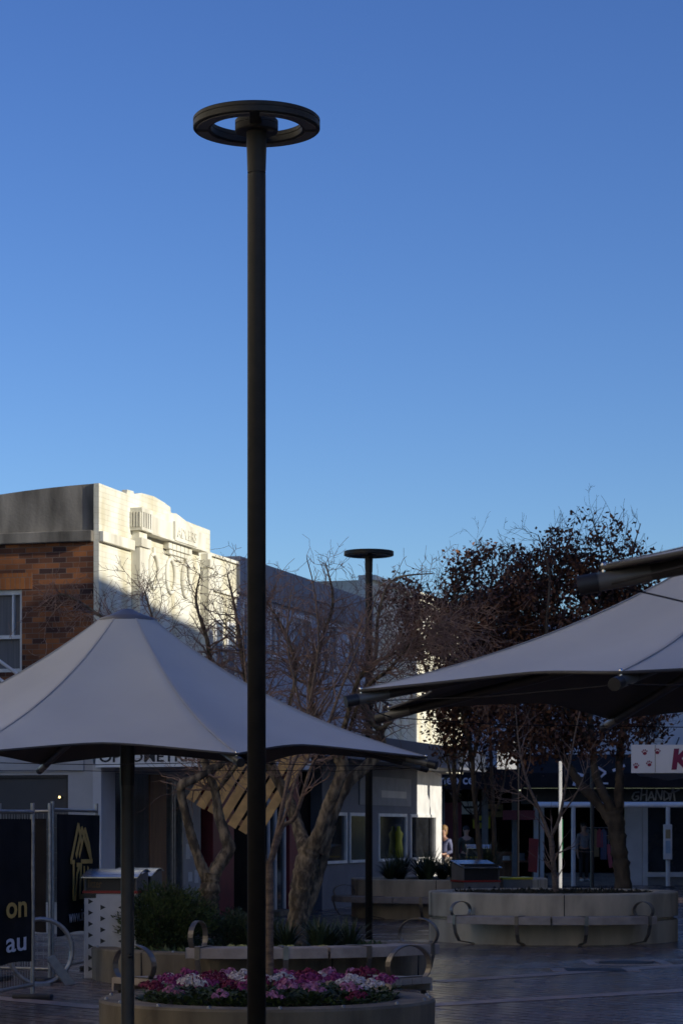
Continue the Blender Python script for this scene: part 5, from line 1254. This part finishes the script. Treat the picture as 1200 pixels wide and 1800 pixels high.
# text is read from the mall side (local -y)
text_mesh('gold_lettering', 'on', 0.30, gold, bA, face_m((LA_-0.98, -0.066, gz(1612,23.0)), (1,0,0), (0,0,1)), 0.001, offset=0.006, width=0.60)
text_mesh('white_lettering', 'au', 0.27, print_white, bA, face_m((LA_-0.98, -0.066, gz(1672,23.0)), (1,0,0), (0,0,1)), 0.001, offset=0.003, width=0.58)
B0 = (gx(93,26.4), 26.4); B1_ = (gx(170,28.6), 28.6)
fb, LB_, _ = fence(B0, B1_, 1.92, 0.5, 'galvanised fence panel with house logo banner beside the white bin')
bB = banner(fb, 0.02, LB_-0.02, gz(1640,27.2), 1.83, -0.03, seed=4)
# house logo strokes: u 0..1 across the logo, v photo rows
def bu(px):
    "banner distance where photo column px meets panel B"
    k = (px-CX)/F; d_ = Vector((B1_[0]-B0[0], B1_[1]-B0[1])).normalized(); s_ = (k*B0[1]-B0[0])/(d_.x-k*d_.y); return s_, B0[1]+d_.y*s_
lg = MB()
def lstroke(pts, w_):
    q = []
    for px, py in pts:
        s_, D_ = bu(px); q.append((s_, gz(py, D_)))
    stroke(lg, q, w_, -0.062)
K = lambda x, y: (x/4.5, 1380+y/4.5)
for pl, w_ in (([(518,612),(578,315),(606,470)],0.075),([(560,565),(606,345),(684,605)],0.075),([(585,565),(632,350)],0.06),([(632,350),(664,470),(684,605)],0.06),([(515,608),(548,608)],0.045),([(600,604),(690,602)],0.05),
               ([(540,622),(540,905)],0.075),([(556,905),(570,690),(590,640)],0.06),([(536,898),(558,898)],0.05),([(566,632),(606,632)],0.05),([(600,640),(590,890)],0.075),([(625,640),(625,870)],0.055),([(656,645),(640,885)],0.065),([(584,882),(645,880)],0.06)):
    lstroke([K(*p) for p in pl], w_)
lg.build('house_logo', gold, bB)
s0, D0_ = bu(112); s1, D1_ = bu(152)
text_mesh('web_lettering', 'www.inhau', 0.21, print_white, bB, face_m((s0, -0.064, gz(1622,D0_)), (1,0,0), (0,0,1)), 0.001, width=s1-s0)
# third panel joining the two
fc, LC_, _ = fence((gx(0,26.6), 26.6), (gx(88,26.35), 26.35), 1.90, 0.5, 'galvanised fence panel with a blank dark banner joining the two printed ones')
banner(fc, 0.02, LC_-0.02, 0.55, 1.78, -0.03, seed=9)

# ------------------------------------------------------------------ bike hoop
D = 25.7
bh = thing('bike_hoop', 'round steel bike hoop with slanted foot plate by the fence', 'bike rack', (gx(72, D), D, 0), R(25))
m = MB(); m.tube([(0.35*math.cos(a), 0, 0.365+0.345*math.sin(a)) for a in [2*PI*i/40 for i in range(41)]], 0.026, 10, 0, False); m.build('hoop', galv, bh)
m = MB(); m.prism([(0.03,-0.10,0.30),(0.12,-0.10,0.33),(0.36,-0.10,0.02),(0.24,-0.10,0.0)], (0,0.05,0)); m.build('foot_plate', galv, bh, 0.004)
m = MB(); m.box((-0.09,-0.05,0),(0.09,0.05,0.03)); m.build('base', galv, bh)

# ------------------------------------------------------------------ slatted timber panel
D = 34.0
tp = thing('timber_panel', 'weathered slatted timber panel hung at a tilt behind the forked bare tree', 'panel', (gx(432, D), D, 0))
tx = tp.location.x
u_ = (at(442,1472,D)-at(328,1402,D)); u_.y = 0; Lw = u_.length; u_.normalize(); v_ = Vector((-u_.z, 0, u_.x))
o_ = at(328,1402,D)-tp.location
ns = 7; Lh = 1.5; pitch = Lw*1.12/ns
rg = random.Random(4)
for k in range(ns):
    a = o_+u_*(pitch*k)+v_*rg.uniform(-0.02,0.02); b_ = a+u_*pitch*0.77
    m = MB(); m.prism([a, b_, b_+v_*Lh, a+v_*Lh], (0,0.022,0)); m.build('slat', timber, tp, 0.003)
for q in (0.05, 0.6, 1.1):
    a = o_+v_*q; m = MB(); m.prism([a+Vector((0,0.024,0)), a+u_*(pitch*ns-0.05)+Vector((0,0.024,0)), a+u_*(pitch*ns-0.05)+v_*0.09+Vector((0,0.024,0)), a+v_*0.09+Vector((0,0.024,0))], (0,0.07,0)); m.build('bearer', door_timber, tp)
m = MB(); m.tube([(gx(452,D)-tx,0.16,0),(gx(452,D)-tx,0.16,3.0)], 0.05, 10); m.build('post', black_paint, tp)
